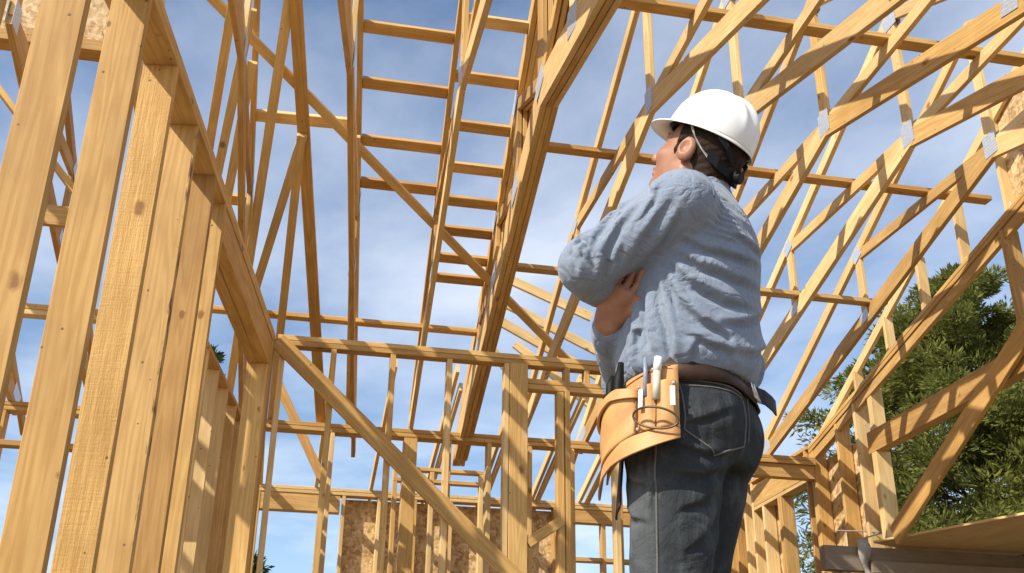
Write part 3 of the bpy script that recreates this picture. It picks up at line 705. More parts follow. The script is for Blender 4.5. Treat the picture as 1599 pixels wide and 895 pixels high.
def fold_disp(p, FL=FOLDS):
    out = np.zeros(len(p))
    for pts, nrm, A, w, c, rad in FL:
        mk = np.where(((p-c)**2).sum(1) < (rad+.03)**2)[0]
        if len(mk) == 0: continue
        q = p[mk]; best = np.full(len(q), 9.); sg = np.zeros(len(q)); tt = np.zeros(len(q)); ns = len(pts)-1; hh = np.zeros(len(q))
        for k in range(ns):
            a, d = pts[k], pts[k+1]-pts[k]; t = np.clip(((q-a) @ d)/(d @ d), 0, 1); r_ = q-a-t[:, None]*d; ds = np.linalg.norm(r_, axis=1)
            n_ = nrm[k]+nrm[k+1]; n_ = n_/np.linalg.norm(n_); v = np.cross(d, n_); v /= np.linalg.norm(v)
            if v[2] < 0: v = -v
            u_ = ds < best; best[u_] = ds[u_]; sg[u_] = (r_ @ v)[u_]; tt[u_] = ((k+t)/ns)[u_]; hh[u_] = (r_ @ n_)[u_]
        tap = np.sin(np.pi*np.clip(tt, .0, 1))**.8
        pr = np.where(sg < 0, np.exp(-(sg/(.42*w))**2), np.exp(-(np.abs(sg)/(1.5*w))**1.4))-.8*np.exp(-((sg+1.05*w)/(.6*w))**2)
        out[mk] += 1.35*A*tap*pr*np.exp(-(hh/.035)**2)
    return out
def arm_wr(p, a, b, amp, seed):
    a = np.array(a); b = np.array(b); d = b-a; L = np.linalg.norm(d); d = d/L; t = (p-a) @ d
    q = p-a-t[:, None]*d; e = np.cross(d, (0, 0, 1.)); e /= np.linalg.norm(e); f_ = np.cross(d, e)
    an = np.arctan2(q @ f_, q @ e)
    wv = np.sin(t*95+2.1*np.sin(an+seed)+seed)*.6+np.sin(t*52-3.0*np.sin(an*1.0+seed*2))*.8+.5*np.sin(an*4+t*30)
    env = .35+np.exp(-((t-L*.9)/.07)**2)+.5*np.exp(-((t-.02)/.05)**2)
    return amp*wv*env
def shirt(p):
    d = torso(p)
    for s, SH in ((1, LSH), (-1, RSH)): d = smin(d, rc(p, (-.065, .075*s, 1.415), SH, .066, .074), .035)
    la = rc(p, LSH, LEL, .079, .062)
    ld = np.array(LEL)-np.array(LSH); ld /= np.linalg.norm(ld)
    LB = np.array(LEL)+ld*.012+np.array((0, -.02, -.028))
    la = smin(la, rc(p, LEL, np.array(LEL)+np.array((.010, -.055, .0)), .062, .056), .02)
    # turned-up cuff below the elbow
    la = smin(la, rc(p, np.array(LEL)+np.array((.000, -.040, -.012)), np.array(LEL)+np.array((.008, -.100, -.004)), .060, .053), .006)
    ra = rc(p, RSH, REL, .079, .062)+arm_wr(p, RSH, REL, .003, 2.6)
    rf = rc(p, REL, np.array(REL)+(np.array(RWR)-np.array(REL))*.90, .058, .047)+arm_wr(p, REL, RWR, .002, 4.)
    d = smin(smin(smin(d, la, .022), ra, .03), rf, .018)
    d = smax(d, -(rc(p, (-.066, 0, 1.38), hw((-.03, 0, -.06)), .064, .068)), .004)
    return d - fold_disp(p)
def shirt_mat():
    M = MT('blue_chambray'); co = M.n('TexCoord').outputs['Object']
    nz = M.n('TexNoise', Scale=7.0, Detail=6.0, Roughness=.65); M.l(co, nz.inputs['Vector'])
    col = M.ramp(nz.outputs['Fac'], [(0.3, (0.155, 0.192, 0.262)), (0.7, (0.228, 0.27, 0.335))])
    fi = M.n('TexNoise', Scale=300.0, Detail=2.0); M.l(co, fi.inputs['Vector'])
    col = M.mix(.12, col, M.ramp(fi.outputs['Fac'], [(0.35, (0.14, 0.18, 0.26)), (0.65, (0.5, 0.53, 0.58))]))
    cr_ = M.n('TexNoise', Scale=9.0, Detail=3.0, Distortion=1.6); M.l(co, cr_.inputs['Vector'])
    cz = M.n('TexNoise', Scale=11.0, Detail=2.5, Distortion=1.3); M.l(co, cz.inputs['Vector']); rg = M.math('ABSOLUTE', M.math('SUBTRACT', cz.outputs['Fac'], .5))
    M.bump(M.math('ADD', M.math('ADD', M.math('MULTIPLY', fi.outputs['Fac'], .12), M.math('MULTIPLY', cr_.outputs['Fac'], .5)), M.math('MULTIPLY', M.math('MINIMUM', rg, .12), 4.0)), .6, .008)
    M.set(Base__Color=col, Roughness=.9, Specular__IOR__Level=.15, Sheen__Weight=.2)
    return M.m
SHIRT = shirt_mat()
sh = rel(sdfmesh('shirt', shirt, (-.26, -.36, .95), (.34, .38, 1.58), .0046), 'shirt', SHIRT)
SEAM = simple('shirt_seam', (.15, .18, .235), .9, noise=.2)
def on_shirt(c, dr):
    P = np.array(c)+np.linspace(.02, .20, 160)[:, None]*np.array(dr); dd = shirt(P); return tuple(P[np.argmax(dd > 0)]+np.array(dr)*.0002)
ah = np.array(LSH)*.8+np.array((-.065, .075, 1.415))*.2
tube('armhole_seam', [on_shirt(ah+np.array((0, 0, 0)), (-math.sin(t)*.92, .38, math.cos(t)) / np.linalg.norm((-math.sin(t)*.92, .38, math.cos(t)))) for t in np.linspace(-.5, 1.75, 26)], .0030, SEAM, sh, 5, MM)
# collar band and yoke seam
def ringband(fn, z0, z1, off, n=64, centre=(0, 0), tilt=0.0, thick=.006):
    """closed band hugging an sdf between two heights"""
    vs = []
    for zz, ex in ((z0, 0), (z1, 0), (z1, thick), (z0, thick)):
        for i in range(n):
            th = 2*math.pi*i/n; dr = np.array((math.cos(th), math.sin(th), 0))
            rr_ = np.linspace(.03, .30, 120); c = np.array((centre[0], centre[1], 0))
            P = c+rr_[:, None]*dr; P[:, 2] = zz+tilt*math.cos(th)
            dd = fn(P); k = np.argmax(dd > 0); vs.append(tuple(P[k]+dr*(off+ex)))
    fs = []
    for r_ in range(4):
        for i in range(n): fs.append((r_*n+i, r_*n+(i+1) % n, ((r_+1) % 4)*n+(i+1) % n, ((r_+1) % 4)*n+i))
    return vs, fs
def collar(p):
    ax0 = np.array((-.066, 0, 1.455)); ax1 = np.array(hw((-.034, 0, -.062)))
    d1 = rc(p, ax0, ax0+(ax1-ax0)*.62, .079, .074); d2 = rc(p, ax0-(ax1-ax0)*.4, ax1, .069, .0665)
    d = smax(smax(d1, -d2, .004), p[:, 2]-(1.500-.25*(p[:, 0]+.07)), .006)
    return d
rel(sdfmesh('collar', collar, (-.2, -.13, 1.37), (.09, .13, 1.60), .0042), 'collar', SHIRT, MAN)

# jeans
def seatfn(p):
    d = loft(p, [(.74, .0, .120, .165), (.80, .0, .128, .172), (.88, -.004, .134, .178), (.95, -.004, .130, .174), (1.0, .0, .122, .166), (1.045, .0, .117, .160)])
    for s in (1, -1): d = smin(d, ell(p, (-.056, .080*s, .885), (.088, .084, .100)), .03)
    return d
KL, KR = (.040, .105, .47), (.085, -.115, .47)
JF = []
def jeans(p):
    d = smax(seatfn(p), .795-p[:, 2]-.12*np.abs(p[:, 1]), .03)
    for s, K_ in ((1, KL), (-1, KR)):
        H_ = (.000, .088*s, .86)
        t = rc(p, H_, K_, .106, .082); t = smin(t, ell(p, (.022, .095*s, .78), (.092, .088, .14)), .04)
        an = (K_[0]-.03, K_[1], .05); t = smin(t, rc(p, K_, an, .080, .082), .02)
        t = t + .0030*np.sin(p[:, 2]*70+p[:, 0]*22+2*s)*np.exp(-((p[:, 2]-.80)/.07)**2) + .0035*np.sin(p[:, 2]*80-p[:, 0]*40)*np.exp(-((p[:, 2]-.47)/.09)**2)
        d = smin(d, t, .028) if s == 1 else smin(d, t, .018)
    d = smax(d, -(rc(p, (-.18, 0, .90), (-.16, 0, .78), .030, .034)), .030)
    # diagonal drag lines under the seat
    for k in range(5):
        a = np.array((-.125+.03*k, .060+.022*k, .83-.012*k)); b = np.array((-.075+.03*k, .165+.002*k, .90-.055*k)); d = smin(d, rc(p, a, b, .008, .003)-.001, .016)
    if JF: d = d-fold_disp(p, JF)
    return smax(smax(d, p[:, 2]-1.045, .004), .06-p[:, 2], .004)
def onto(fn, p, n, off=.0):
    """slide a point along n until it sits on the surface of fn"""
    p = np.array(p, float); n = np.array(n, float); n /= np.linalg.norm(n)
    ts = np.linspace(.28, -.28, 400); P = p+ts[:, None]*n; d = fn(P)
    k = np.argmax(d < 0); return P[max(k-1, 0)]+n*off
tmp = []
for n_, A, w_, seq in (((-.6, .8, 0), .006, .010, [(-.10, .06, .80), (-.05, .12, .79), (.01, .17, .815)]), ((-.6, .8, 0), .007, .011, [(-.09, .06, .775), (-.04, .12, .745), (.02, .16, .745)]),
        ((-.7, .7, 0), .006, .011, [(-.08, .07, .74), (-.03, .12, .69), (.03, .15, .665)]), ((-.8, .6, 0), .006, .012, [(-.07, .08, .69), (-.03, .12, .62), (.02, .15, .58)]),
        ((-.5, .85, 0), .005, .010, [(-.11, .05, .90), (-.06, .12, .865), (-.02, .16, .85)]), ((-.3, .95, 0), .005, .010, [(.06, .12, .80), (.045, .16, .72), (.05, .17, .63)]),
        ((.2, .97, 0), .006, .011, [(.10, .10, .78), (.07, .15, .74), (.02, .17, .72)]), ((.2, .97, 0), .006, .011, [(.11, .09, .70), (.08, .15, .665), (.03, .17, .65)]),
        ((-.9, .4, 0), .006, .012, [(-.07, .04, .66), (-.06, .09, .60), (-.03, .13, .54)])):
    pts = [onto(jeans, q, n_) for q in seq]; nn_ = np.array(n_)/np.linalg.norm(n_)
    tmp.append((np.array(pts), np.array([nn_]*len(pts)), A, w_, np.mean(pts, 0), np.linalg.norm(np.array(pts)-np.mean(pts, 0), axis=1).max()+4*w_))
JF.extend(tmp)
def jean_mat():
    M = MT('charcoal_denim'); co = M.n('TexCoord').outputs['Object']
    nz = M.n('TexNoise', Scale=6.5, Detail=6.0, Roughness=.7); M.l(co, nz.inputs['Vector'])
    geo = M.n('NewGeometry'); 
    col = M.ramp(nz.outputs['Fac'], [(0.30, (0.018, 0.021, 0.024)), (0.55, (0.034, 0.039, 0.043)), (0.78, (0.10, 0.108, 0.112))])
    sx = M.n('SeparateXYZ'); M.l(co, sx.inputs[0])
    wear = M.n('TexNoise', Scale=14.0, Detail=5.0); M.l(co, wear.inputs['Vector'])
    fr = M.math('MULTIPLY', M.ramp(sx.outputs[0], [(0.0, (0, 0, 0)), (0.13, (1, 1, 1))]), M.ramp(wear.outputs['Fac'], [(.3, (.25, .25, .25)), (.7, (1, 1, 1))]))
    col = M.mix(M.math('MULTIPLY', fr, .68), col, (0.22, 0.23, 0.235))
    fi = M.n('TexNoise', Scale=500.0, Detail=2.0); M.l(co, fi.inputs['Vector'])
    pt = M.ramp(geo.outputs['Pointiness'], [(.52, (0, 0, 0)), (.60, (1, 1, 1))])
    st = M.n('Mapping', Scale=(30, 30, 5.0), Rotation=(.5, .35, 0)); M.l(co, st.inputs[0]); sk = M.n('TexNoise', Scale=1.0, Detail=3.0, Distortion=.6); M.l(st.outputs[0], sk.inputs['Vector'])
    col = M.mix(M.math('MULTIPLY', M.ramp(sk.outputs['Fac'], [(.52, (0, 0, 0)), (.72, (1, 1, 1))]), .38), col, (0.12, 0.13, 0.13))
    col = M.mix(M.math('MULTIPLY', pt, .5), col, (0.18, 0.185, 0.18))
    col = M.mix(M.math('MULTIPLY', fi.outputs['Fac'], .10), col, (0.13, 0.135, 0.14))
    cr_ = M.n('TexNoise', Scale=18.0, Detail=4.0, Distortion=1.0); M.l(co, cr_.inputs['Vector'])
    M.bump(M.math('ADD', M.math('ADD', M.math('MULTIPLY', fi.outputs['Fac'], .12), cr_.outputs['Fac']), M.math('MULTIPLY', sk.outputs['Fac'], .9)), .75, .014)
    M.set(Base__Color=col, Roughness=.92, Specular__IOR__Level=.15)
    return M.m
JEAN = jean_mat()
jn = rel(sdfmesh('jeans', jeans, (-.24, -.28, .02), (.22, .28, 1.07), .006), 'jeans', JEAN)
STITCH = simple('faded_seam', (0.13, 0.125, 0.115), .9, noise=.4, scale=300)
def seam(name, ctrl, n, r=.0022, parent=jn, mat=STITCH, fn=jeans, steps=10):
    pts = []
    for (a, b) in zip(ctrl[:-1], ctrl[1:]):
        for i in range(steps): pts.append(np.array(a)+(np.array(b)-np.array(a))*i/steps)
    pts.append(np.array(ctrl[-1]))
    return tube(name, [tuple(onto(fn, p, n, .0006)) for p in pts], r, mat, parent, 5, MM)
sd = (-.25, 1, 0)
seam('side_seam', [(.01, .15, .99), (.012, .15, .86), (.022, .15, .70), (.03, .15, .47), (.01, .15, .12)], (0, 1, 0), .0026)
nb = (-.75, .66, 0)
pk = [(-.110, .028, .940), (-.010, .150, .952), (-.004, .150, .835), (-.050, .100, .785), (-.112, .035, .820)]
seam('pocket_seam', pk+[pk[0]], nb, .0023)
seam('pocket_seam', [(-.109, .030, .927), (-.010, .149, .939)], nb, .0018)
seam('yoke_seam', [(-.14, .0, .955), (-.09, .07, .975), (-.02, .15, .985)], nb, .0020)
seam('seat_seam', [(-.15, 0.0, 1.02), (-.15, 0.0, .93), (-.15, 0.0, .84)], (-1, .05, 0), .0022)
BOOT = simple('boot_leather', (.12, .07, .035), .6, noise=.3, scale=30, bump=.003)
for s, K_ in ((1, KL), (-1, KR)):
    def bootf(p, s=s, K_=K_):
        d = rc(p, (K_[0]-.05, K_[1], .055), (K_[0]+.13, K_[1]+.012*s, .045), .052, .044); d = smin(d, rc(p, (K_[0]-.04, K_[1], .06), (K_[0]-.035, K_[1], .16), .052, .056), .03)
        return smax(d, .004-p[:, 2], .004)
    rel(sdfmesh('boot', bootf, (-.16, K_[1]-.1, -.01), (.26, K_[1]+.1, .25), .008), 'boot', BOOT)
# trouser belt
BELT = simple('black_belt_leather', (.018, .013, .010), .45, noise=.3, scale=60, bump=.001)
v, f = ringband(jeans, 1.005, 1.040, .002); rel(pydata('belt', v, f, True), 'belt', BELT)

# ------------------------------------------------------------------ hard hat (its own thing), head-local frame
HAT = thing('hard_hat', tuple(MH @ Vector((0, 0, .05))), 'white hard hat with short visor worn by the man', 'hard hat')
def hat_pt(th, t):
    """th round the head, t 0 at the rim to 1 at the crown"""
    fx = math.cos(th); fy = math.sin(th)
    a = .116 if fx > 0 else .124; b = .103
    ph = t*math.pi/2; pr = math.cos(ph)**.86; z = .130*math.sin(ph)**.92
    x, y = a*fx*pr, b*fy*pr
    rib = 0.0
    for c, wd, am in ((0.0, .016, .0085), (.040, .008, .0048), (-.040, .008, .0048)):
        rib += am*math.exp(-((y-c)/wd)**2)*min(1, max(0, (t-.12)/.2))*(1 if abs(x) < .2 else 0)
    return Vector((x, y, z+rib*math.sin(ph)+.0)) + Vector((fx, fy, 0))*rib*math.cos(ph)
nth, ntt = 96, 30; hv = []; hf = []
for layer, sc_ in ((0, 1.0), (1, .972)):
    for j in range(ntt):
        for i in range(nth):
            p = hat_pt(2*math.pi*i/nth, j/(ntt-.4)); hv.append(Vector((p.x*sc_, p.y*sc_, p.z*sc_-(0.0 if layer == 0 else .0))))
    top = hat_pt(0, 1.0); hv.append(Vector((0, 0, top.z*sc_)))
nl = nth*ntt+1
for layer in (0, 1):
    o = layer*nl
    for j in range(ntt-1):
        for i in range(nth):
            q = (o+j*nth+i, o+j*nth+(i+1) % nth, o+(j+1)*nth+(i+1) % nth, o+(j+1)*nth+i); hf.append(q if layer == 0 else q[::-1])
    for i in range(nth):
        q = (o+(ntt-1)*nth+i, o+(ntt-1)*nth+(i+1) % nth, o+nl-1); hf.append(q if layer == 0 else q[::-1])
for i in range(nth): hf.append((i, nl+i, nl+(i+1) % nth, (i+1) % nth))
def hat_mat():
    M = MT('white_hat_plastic'); co = M.n('TexCoord').outputs['Object']
    nz = M.n('TexNoise', Scale=9.0, Detail=6.0, Roughness=.7); M.l(co, nz.inputs['Vector'])
    n2 = M.n('TexNoise', Scale=60.0, Detail=5.0, Roughness=.7); M.l(co, n2.inputs['Vector'])
    col = M.mix(M.ramp(nz.outputs['Fac'], [(.45, (0, 0, 0)), (.75, (.35, .35, .35))]), (.84, .835, .815), (.74, .70, .63))
    col = M.mix(M.ramp(n2.outputs['Fac'], [(.66, (0, 0, 0)), (.74, (.4, .4, .4))]), col, (.5, .46, .4))
    M.bump(nz.outputs['Fac'], .12, .003); M.set(Base__Color=col, Roughness=.33, Specular__IOR__Level=.5)
    return M.m
HATM = hat_mat()
MHT = MH @ Matrix.Translation((-.006, 0, .052)) @ Matrix.Rotation(R(-2), 4, 'Y')
link('shell', pydata('shell', hv, hf, True), HATM, HAT, MHT)
# rim lip and visor as one flange
fv = []; ff = []
for i in range(nth):
    th = 2*math.pi*i/nth; a = .116 if math.cos(th) > 0 else .124
    dth = abs((th+math.pi) % (2*math.pi)-math.pi); vis = .044*max(0, math.cos(min(dth*1.18, math.pi/2)))**.75
    ex = .004+vis; dz = -.004-.18*vis
    n_ = Vector((math.cos(th), math.sin(th), 0)); p = Vector((a*math.cos(th), .103*math.sin(th), 0))
    pe = Vector((p.x+ex*n_.x*(1.0), p.y+ex*n_.y*.75, dz)); pm = (p*.985+pe)/2+Vector((0, 0, .002))
    for q in (p*.985+Vector((0, 0, .004)), pm+Vector((0, 0, .002)), pe+Vector((0, 0, .0015)), pe-Vector((0, 0, .0015)), pm-Vector((0, 0, .002)), p*.985-Vector((0, 0, .001))): fv.append(q)
for i in range(nth):
    for k in range(6): ff.append((i*6+k, ((i+1) % nth)*6+k, ((i+1) % nth)*6+(k+1) % 6, i*6+(k+1) % 6))
link('brim', pydata('brim', fv, [q[::-1] for q in ff], True), HATM, HAT, MHT)
DARKP = simple('black_plastic', (.008, .008, .008), .6, noise=.2, spec=.2)
GREYS = simple('grey_strap', (.30, .29, .26), .8, noise=.25, scale=120, bump=.001)
def strip(name, pts, wd, wdir, th, mat, parent, M4):
    v = []; f = []
    for p, wdv in zip(pts, wdir):
        p = Vector(p); wv = Vector(wdv).normalized()*wd/2
        i = len(v)//4; a = Vector(pts[max(i-1, 0)]); b = Vector(pts[min(i+1, len(pts)-1)]); n_ = (b-a).cross(wv).normalized()*th/2
        v += [p-wv-n_, p+wv-n_, p+wv+n_, p-wv+n_]
    for i in range(len(pts)-1):
        for k in range(4): f.append((i*4+k, i*4+(k+1) % 4, i*4+4+(k+1) % 4, i*4+4+k))
    f += [(0, 3, 2, 1), tuple(len(v)-4+k for k in range(4))]
    return link(name, pydata(name, v, f, False), mat, parent, M4)
band = [(.10*math.cos(t), .090*math.sin(t), -.020-.012*math.cos(t)) for t in np.linspace(-2.2, 2.2, 40)]
strip('headband', [(.106*math.cos(t)-.002, .088*math.sin(t), .012) for t in np.linspace(0, 2*math.pi, 49)], .026, [(0, 0, 1)]*49, .003, DARKP, HAT, MHT)
for s in (1, -1):
    strip('suspension_strap', [(.005, .094*s, .004), (-.012, .092*s, -.018), (-.042, .086*s, -.044), (-.066, .076*s, -.060), (-.080, .068*s, -.066)], .022, [(.75, .1*s, .55)]*5, .003, GREYS, HAT, MHT)
    strip('nape_strap', [(-.070, .077*s, -.056), (-.096, .060*s, -.066), (-.114, .030*s, -.070), (-.120, 0, -.071)], .028, [(.2, 0, 1)]*4, .005, DARKP, HAT, MHT)
    strip('nape_strap', [(-.075, .080*s, -.004), (-.102, .060*s, -.022), (-.118, .03*s, -.048)], .016, [(.1, 0, 1)]*3, .005, DARKP, HAT, MHT)
me = bpy.data.meshes.new('knob'); bm = bmesh.new(); bmesh.ops.create_cone(bm, cap_ends=True, segments=20, radius1=.018, radius2=.016, depth=.018); bmesh.ops.bevel(bm, geom=bm.edges[:], offset=.002, segments=1, affect='EDGES'); bm.to_mesh(me); bm.free()
link('ratchet_knob', me, DARKP, HAT, MHT @ Matrix.Translation((-.130, .0, -.068)) @ Matrix.Rotation(R(-85), 4, 'Y'))

# ------------------------------------------------------------------ tool belt with pouch
def leather(name, col, dark):
    M = MT(name); co = M.n('TexCoord').outputs['Object']
    nz = M.n('TexNoise', Scale=12.0, Detail=6.0, Roughness=.65); M.l(co, nz.inputs['Vector'])
    n2 = M.n('TexNoise', Scale=150.0, Detail=4.0); M.l(co, n2.inputs['Vector'])
    c = M.ramp(nz.outputs['Fac'], [(.3, dark), (.55, col), (.8, tuple(min(1, x*1.12) for x in col))])
    M.bump(M.math('ADD', nz.outputs['Fac'], M.math('MULTIPLY', n2.outputs['Fac'], .3)), .35, .003)
    M.set(Base__Color=c, Roughness=.55, Specular__IOR__Level=.35)
    return M.m
TAN = leather('tan_leather', (.56, .295, .105), (.40, .19, .06)); BROWN = leather('brown_belt_leather', (.045, .020, .009), (.022, .011, .006))
TB = thing('tool_belt', tuple(MM @ Vector((0, .17, .96))), 'tan leather tool pouch on a brown belt at his left hip', 'tool belt')
def trel(me, name, mat): return link(name, me, mat, TB, MM)
def hips(p): return np.minimum(jeans(p), np.linalg.norm(p-np.array((0, 0, -5.)), axis=1))
v, f = ringband(jeans, .950, 1.008, .006, tilt=.004, thick=.005); trel(pydata('belt', v, f, True), 'belt', BROWN)
# pouch surface: s runs forward along the hip from the side seam, z down; curved round the hip
def pouch_pt(s_, z, o=0.0):
    z = z-.028; th = R(96)-s_/.178                               # angle round the hip; smaller = further to the front
    rx, ry = .150, .196
    sag = .030*max(0, (.99-z))/.2
    return Vector(((rx+o+sag*.6)*math.cos(th)+.004, (ry+o+sag)*math.sin(th), z))
def panel(name, outline, o0, th, mat, bulge=None, nx=18, nz=18):
    """patch of leather over the (s,z) outline given as functions zlo(s), zhi(s) for s in [s0,s1]"""
    s0, s1, zlo, zhi = outline; v = []; f = []
    for layer in (0, 1):
        for j in range(nz+1):
            for i in range(nx+1):
                a, b = i/nx, j/nz; s_ = s0+(s1-s0)*a; z = zlo(a)+(zhi(a)-zlo(a))*b
                o = o0+(bulge(a, b) if bulge else 0)-(0 if layer == 0 else th)
                v.append(pouch_pt(s_, z, o))
    n1_ = (nx+1)*(nz+1)
    for j in range(nz):
        for i in range(nx):
            a = j*(nx+1)+i; q = (a, a+1, a+nx+2, a+nx+1); f.append(q[::-1]); f.append(tuple(n1_+k for k in q))
    bd = [i for i in range(nx+1)]+[j*(nx+1)+nx for j in range(1, nz+1)]+[nz*(nx+1)+i for i in range(nx-1, -1, -1)]+[j*(nx+1) for j in range(nz-1, 0, -1)]
    for a, b in zip(bd, bd[1:]+bd[:1]): f.append((a, b, n1_+b, n1_+a))
    return trel(pydata(name, v, f, True), name, mat)
ip = lambda xs, ys: (lambda a: float(np.interp(a, xs, ys)))
sn = math.sin; PI = math.pi
panel('back_panel', (-.035, .190, ip([0, .5, 1], [.842, .815, .775]), ip([0, .25, .55, .8, 1], [1.005, .998, .985, .955, .93])), .014, .005, TAN, lambda a, b: .006*sn(a*PI))
panel('main_pocket', (.055, .190, ip([0, .4, 1], [.850, .825, .792]), ip([0, .3, .7, 1], [.952, .955, .930, .905])), .026, .005, TAN, lambda a, b: .026*sn(a*PI)**.7*(.45+.55*b)+.004*sn(b*9+a*4)*.4)
panel('main_pocket', (.050, .196, ip([0, .4, 1], [.930, .933, .888]), ip([0, .3, .7, 1], [.950, .957, .934, .910])), .030, .007, TAN, lambda a, b: .026*sn(min(1, max(0, a))*PI)**.7*.98+.003)
panel('tool_pocket', (-.030, .056, ip([0, 1], [.858, .850]), ip([0, .5, 1], [.965, .962, .950])), .020, .004, TAN, lambda a, b: .013*abs(sn(a*2*PI))**.6*(.5+.5*b))
panel('bottom_flap', (-.036, .205, ip([0, .3, .6, 1], [.830, .806, .788, .745]), ip([0, .4, 1], [.858, .842, .800])), .024, .005, TAN, lambda a, b: .012*sn(a*PI)+.004*(1-b))
panel('inner_flap', (.155, .215, ip([0, 1], [.715, .705]), ip([0, 1], [.86, .85])), -.012, .005, BROWN)
LSTI = simple('leather_stitch', (.26, .12, .04), .8, noise=.3)
def pline(name, pts, r, mat, o=.0): return tube(name, [pouch_pt(s_, z, oo+o) for s_, z, oo in pts], r, mat, TB, 6, MM)
pline('stitch_line', [(.056, z, .029) for z in np.linspace(.855, .95, 8)], .0016, LSTI)
pline('stitch_line', [(s_, .945-.0*s_-max(0, s_-.10)*.5, .058-abs(s_-.12)*.33) for s_ in np.linspace(.065, .18, 10)], .0012, LSTI)
pline('stitch_line', [(s_, 1.0-.03*max(0, s_)/.1-.0, .021) for s_ in np.linspace(-.02, .11, 9)], .0012, LSTI)
pline('stitch_line', [(.013, z, .0235) for z in np.linspace(.86, .96, 6)], .0014, LSTI)
ring_pts = [(.012+-.004+.042*math.cos(t), .872+.022*math.sin(t)+.010*math.cos(t), .047+.008*math.sin(t)) for t in np.linspace(0, 2*PI, 24, endpoint=False)]
tube('wire_loop', [pouch_pt(*p) for p in ring_pts], .0026, simple('dark_wire', (.10, .07, .035), .4, .3), TB, 6, MM, closed=True)
BRASS = simple('steel_rivet', (.75, .74, .70), .3, .8, noise=.1)
for s_, z in ((.050, .956), (-.026, .956), (.050, .858), (.018, .992)):
    me = bpy.data.meshes.new('rivet'); bm = bmesh.new(); bmesh.ops.create_uvsphere(bm, u_segments=10, v_segments=6, radius=.0042); bm.to_mesh(me); bm.free()
    link('rivet', me, BRASS, TB, MM @ Matrix.Translation(pouch_pt(s_, z, .028)))
for s_ in (.040, -.024):
    a, b = pouch_pt(s_, .90, .037), pouch_pt(s_, .945, .037)
    strip('clip', [a, (a+b)/2, b], .011, [(pouch_pt(s_+.01, .9)-pouch_pt(s_, .9))]*3, .003, BRASS, TB, MM)
# belt buckle at the back
bk = [(-.150, -.012), (-.150, -.062), (-.150, -.062), (-.150, -.012)]
tube('buckle', [onto(jeans, (-.1, y_, z_), (-1, 0, 0), .018) for y_, z_ in ((-.005, 1.012), (-.005, .952), (-.050, .950), (-.050, 1.010))], .0035, BRASS, TB, 6, MM, closed=True)
tube('buckle', [onto(jeans, (-.1, y_, z_), (-1, 0, 0), .020) for y_, z_ in ((-.026, 1.010), (-.026, .954))], .003, BRASS, TB, 6, MM)
strip('belt_tail', [tuple(onto(jeans, (-.1, -.05, .975), (-1, 0, 0), .014)), (-.158, -.075, .968), (-.168, -.095, .958), (-.172, -.108, .950)], .036, [(0, 0, 1)]*4, .004, BELT, TB, MM)
# tools in the pouch
pc = tube('pencil', [pouch_pt(.034, .93, .030), pouch_pt(.034, .99, .030), pouch_pt(.036, 1.024, .030)], .005, simple('blue_grey_barrel', (.23, .25, .33), .4), None, 8, MM, rs=[.0055, .0055, .0035])
tag(pc, 'thin grey-blue pencil standing in the tan pouch', 'pencil')
mk = thing('marker', tuple(MM @ pouch_pt(.006, .98, .03)), 'white marker standing beside the pencil in the tan pouch', 'marker')
tube('barrel', [pouch_pt(.010, .92, .030), pouch_pt(.008, .985, .031)], .0085, simple('marker_body', (.55, .5, .4), .4), mk, 10, MM)
tube('cap', [pouch_pt(.0078, .9855, .031), pouch_pt(.005, 1.018, .031)], .0092, simple('white_cap', (.8, .8, .78), .35), mk, 10, MM)
def handle(s_, zt_, bend, label):
    pts = [pouch_pt(s_, .90, .028), pouch_pt(s_+.004, .945, .032), pouch_pt(s_+bend*.6, .985, .034), pouch_pt(s_+bend, zt_, .030)]
    o = tube('pliers_handle', pts, .009, DARKP, None, 10, MM, rs=[.009, .0105, .0115, .007]); return tag(o, label, 'pliers', 'black tool grips in the pouch')
handle(.105, 1.03, .000, 'black rubber tool grip standing nearest the shirt in the pouch')
handle(.135, 1.01, .006, 'black rubber tool grip in the middle of the pouch')
hp = [pouch_pt(.150, .89, .030), pouch_pt(.152, .93, .036), pouch_pt(.160, .965, .034), pouch_pt(.172, .975, .030), pouch_pt(.184, .955, .030), pouch_pt(.188, .91, .028)]
tag(tube('pliers_handle', hp, .009, DARKP, None, 10, MM), 'curved black rubber grip at the front edge of the pouch', 'pliers', 'black tool grips in the pouch')
# __PART3__
# ------------------------------------------------------------------ trees
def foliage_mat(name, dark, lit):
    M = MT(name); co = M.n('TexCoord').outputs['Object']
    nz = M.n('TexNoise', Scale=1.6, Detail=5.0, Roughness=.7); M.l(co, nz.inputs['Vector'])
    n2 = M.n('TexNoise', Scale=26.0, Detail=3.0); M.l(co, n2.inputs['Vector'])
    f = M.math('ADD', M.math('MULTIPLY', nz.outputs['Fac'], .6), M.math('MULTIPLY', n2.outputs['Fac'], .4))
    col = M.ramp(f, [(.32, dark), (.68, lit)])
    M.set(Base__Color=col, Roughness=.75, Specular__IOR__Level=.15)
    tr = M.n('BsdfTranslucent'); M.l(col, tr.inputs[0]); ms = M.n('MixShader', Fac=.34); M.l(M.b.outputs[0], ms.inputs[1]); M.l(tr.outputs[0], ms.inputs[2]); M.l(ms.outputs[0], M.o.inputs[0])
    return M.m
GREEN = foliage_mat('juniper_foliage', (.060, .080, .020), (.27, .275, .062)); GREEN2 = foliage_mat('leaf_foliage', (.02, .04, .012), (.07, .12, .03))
BARK = simple('bark', (.10, .07, .045), .95, noise=.4, scale=12, bump=.02)
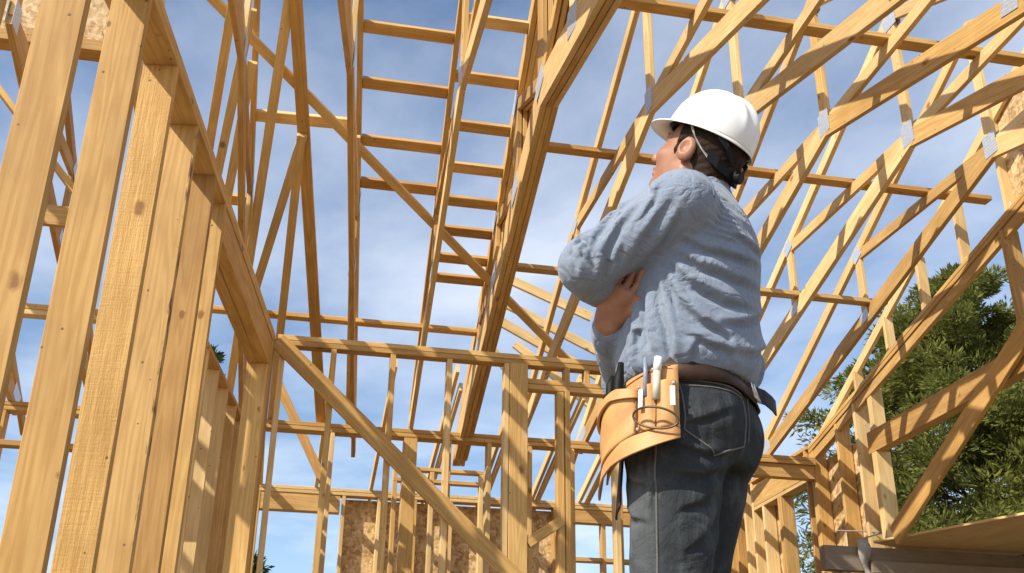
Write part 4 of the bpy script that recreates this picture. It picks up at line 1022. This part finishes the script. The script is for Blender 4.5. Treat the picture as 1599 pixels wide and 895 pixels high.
def conifer(base, H, rad, label, seed, mat=GREEN, nl=120, cl=9, per=46, leaf=.15, z0=.1, shape=None, group=None):
    rng = random.Random(seed); t = thing('conifer_tree', base, label, 'tree', group)
    bx, by, bz = base
    tube('trunk', [(bx, by, bz), (bx+.1, by, bz+H*.4), (bx-.05, by+.1, bz+H*.75), (bx, by, bz+H*.95)], .2, BARK, t, 8, rs=[.26, .19, .10, .03])
    lv, lf, cen = [], [], []
    for k in range(nl):
        h = z0+(1-z0)*(k+rng.random())/nl; az = rng.random()*2*PI
        r_ = rad*(shape(h) if shape else (1-h)**.75*1.1)*rng.uniform(.62, 1.08)+.15
        o = Vector((bx, by, bz+H*h*.97)); d = Vector((math.cos(az), math.sin(az), rng.uniform(-.05, .42)))
        e = o+d*r_; mid = o+d*r_*.5+Vector((0, 0, -.08*r_))
        i0 = len(lv)
        for p, rr_ in ((o, .05*(1-h)+.014), (mid, .03*(1-h)+.01), (e, .006)):
            for q in range(4): lv.append(p+Vector((math.cos(az+PI/2)*math.cos(q*PI/2), math.sin(az+PI/2)*math.cos(q*PI/2), math.sin(q*PI/2)))*rr_)
        for s_ in range(2):
            for q in range(4): lf.append((i0+s_*4+q, i0+s_*4+(q+1) % 4, i0+s_*4+4+(q+1) % 4, i0+s_*4+4+q))
        n_c = max(3, int(cl*(r_/rad)**.5+.5))
        for c in range(n_c):
            u = .30+.72*(c+rng.random()*.8)/n_c
            cc = o+d*r_*u+Vector((rng.gauss(0, .13), rng.gauss(0, .13), rng.gauss(0, .10)+.03))*(.5+r_*.35)
            cr_ = rng.uniform(.16, .34)*(.6+.25*r_)
            cen.append((cc, cr_, d))
    ng = np.random.default_rng(seed); C_ = np.repeat(np.array([tuple(c[0]) for c in cen]), per, 0); Rr = np.repeat(np.array([c[1] for c in cen]), per)[:, None]; D_ = np.repeat(np.array([tuple(c[2]) for c in cen]), per, 0)
    nn = len(C_); unit = lambda a: a/np.linalg.norm(a, axis=1)[:, None]
    dvv = unit(ng.normal(0, 1, (nn, 3))*np.array((1, 1, .75))+np.array((0, 0, .25))); P_ = C_+dvv*np.array((1, 1, .62))*Rr*ng.random((nn, 1))**.4
    ax = unit(dvv+D_*.6+ng.normal(0, .4, (nn, 3))); sdv = unit(np.cross(ax, ng.normal(0, 1, (nn, 3))))
    L = leaf*ng.uniform(.5, 1.25, (nn, 1)); wd = L*ng.uniform(.08, .17, (nn, 1))
    V_ = np.stack([P_, P_+ax*L*.5+sdv*wd, P_+ax*L, P_+ax*L*.5-sdv*wd], 1).reshape(-1, 3)
    cme = bpy.data.meshes.new('crown'); cme.vertices.add(nn*4); cme.loops.add(nn*4); cme.polygons.add(nn)
    cme.vertices.foreach_set('co', V_.astype(np.float32).ravel()); cme.loops.foreach_set('vertex_index', np.arange(nn*4, dtype=np.int32)); cme.polygons.foreach_set('loop_start', np.arange(0, nn*4, 4, dtype=np.int32)); cme.update(calc_edges=True)
    link('limbs', pydata('limbs', lv, lf), BARK, t); link('crown', cme, mat, t)
    return t
big = lambda h: min(1.0, 1.15*(1-h)**.62) if h > .35 else .95
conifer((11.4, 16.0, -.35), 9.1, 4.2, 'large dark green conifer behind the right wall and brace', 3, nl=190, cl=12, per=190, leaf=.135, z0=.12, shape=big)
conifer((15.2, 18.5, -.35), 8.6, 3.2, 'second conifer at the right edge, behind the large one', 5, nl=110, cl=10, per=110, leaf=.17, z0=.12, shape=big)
conifer((-.9, 30.0, -.35), 6.0, 1.5, 'small tree top low in the back window opening at left', 8, GREEN2, nl=60, cl=6, per=36, leaf=.22)
conifer((-2.5, 28.0, -.35), 11.0, 1.3, 'tree glimpsed under the left wall header', 10, GREEN2, nl=60, cl=6, per=36, leaf=.24)
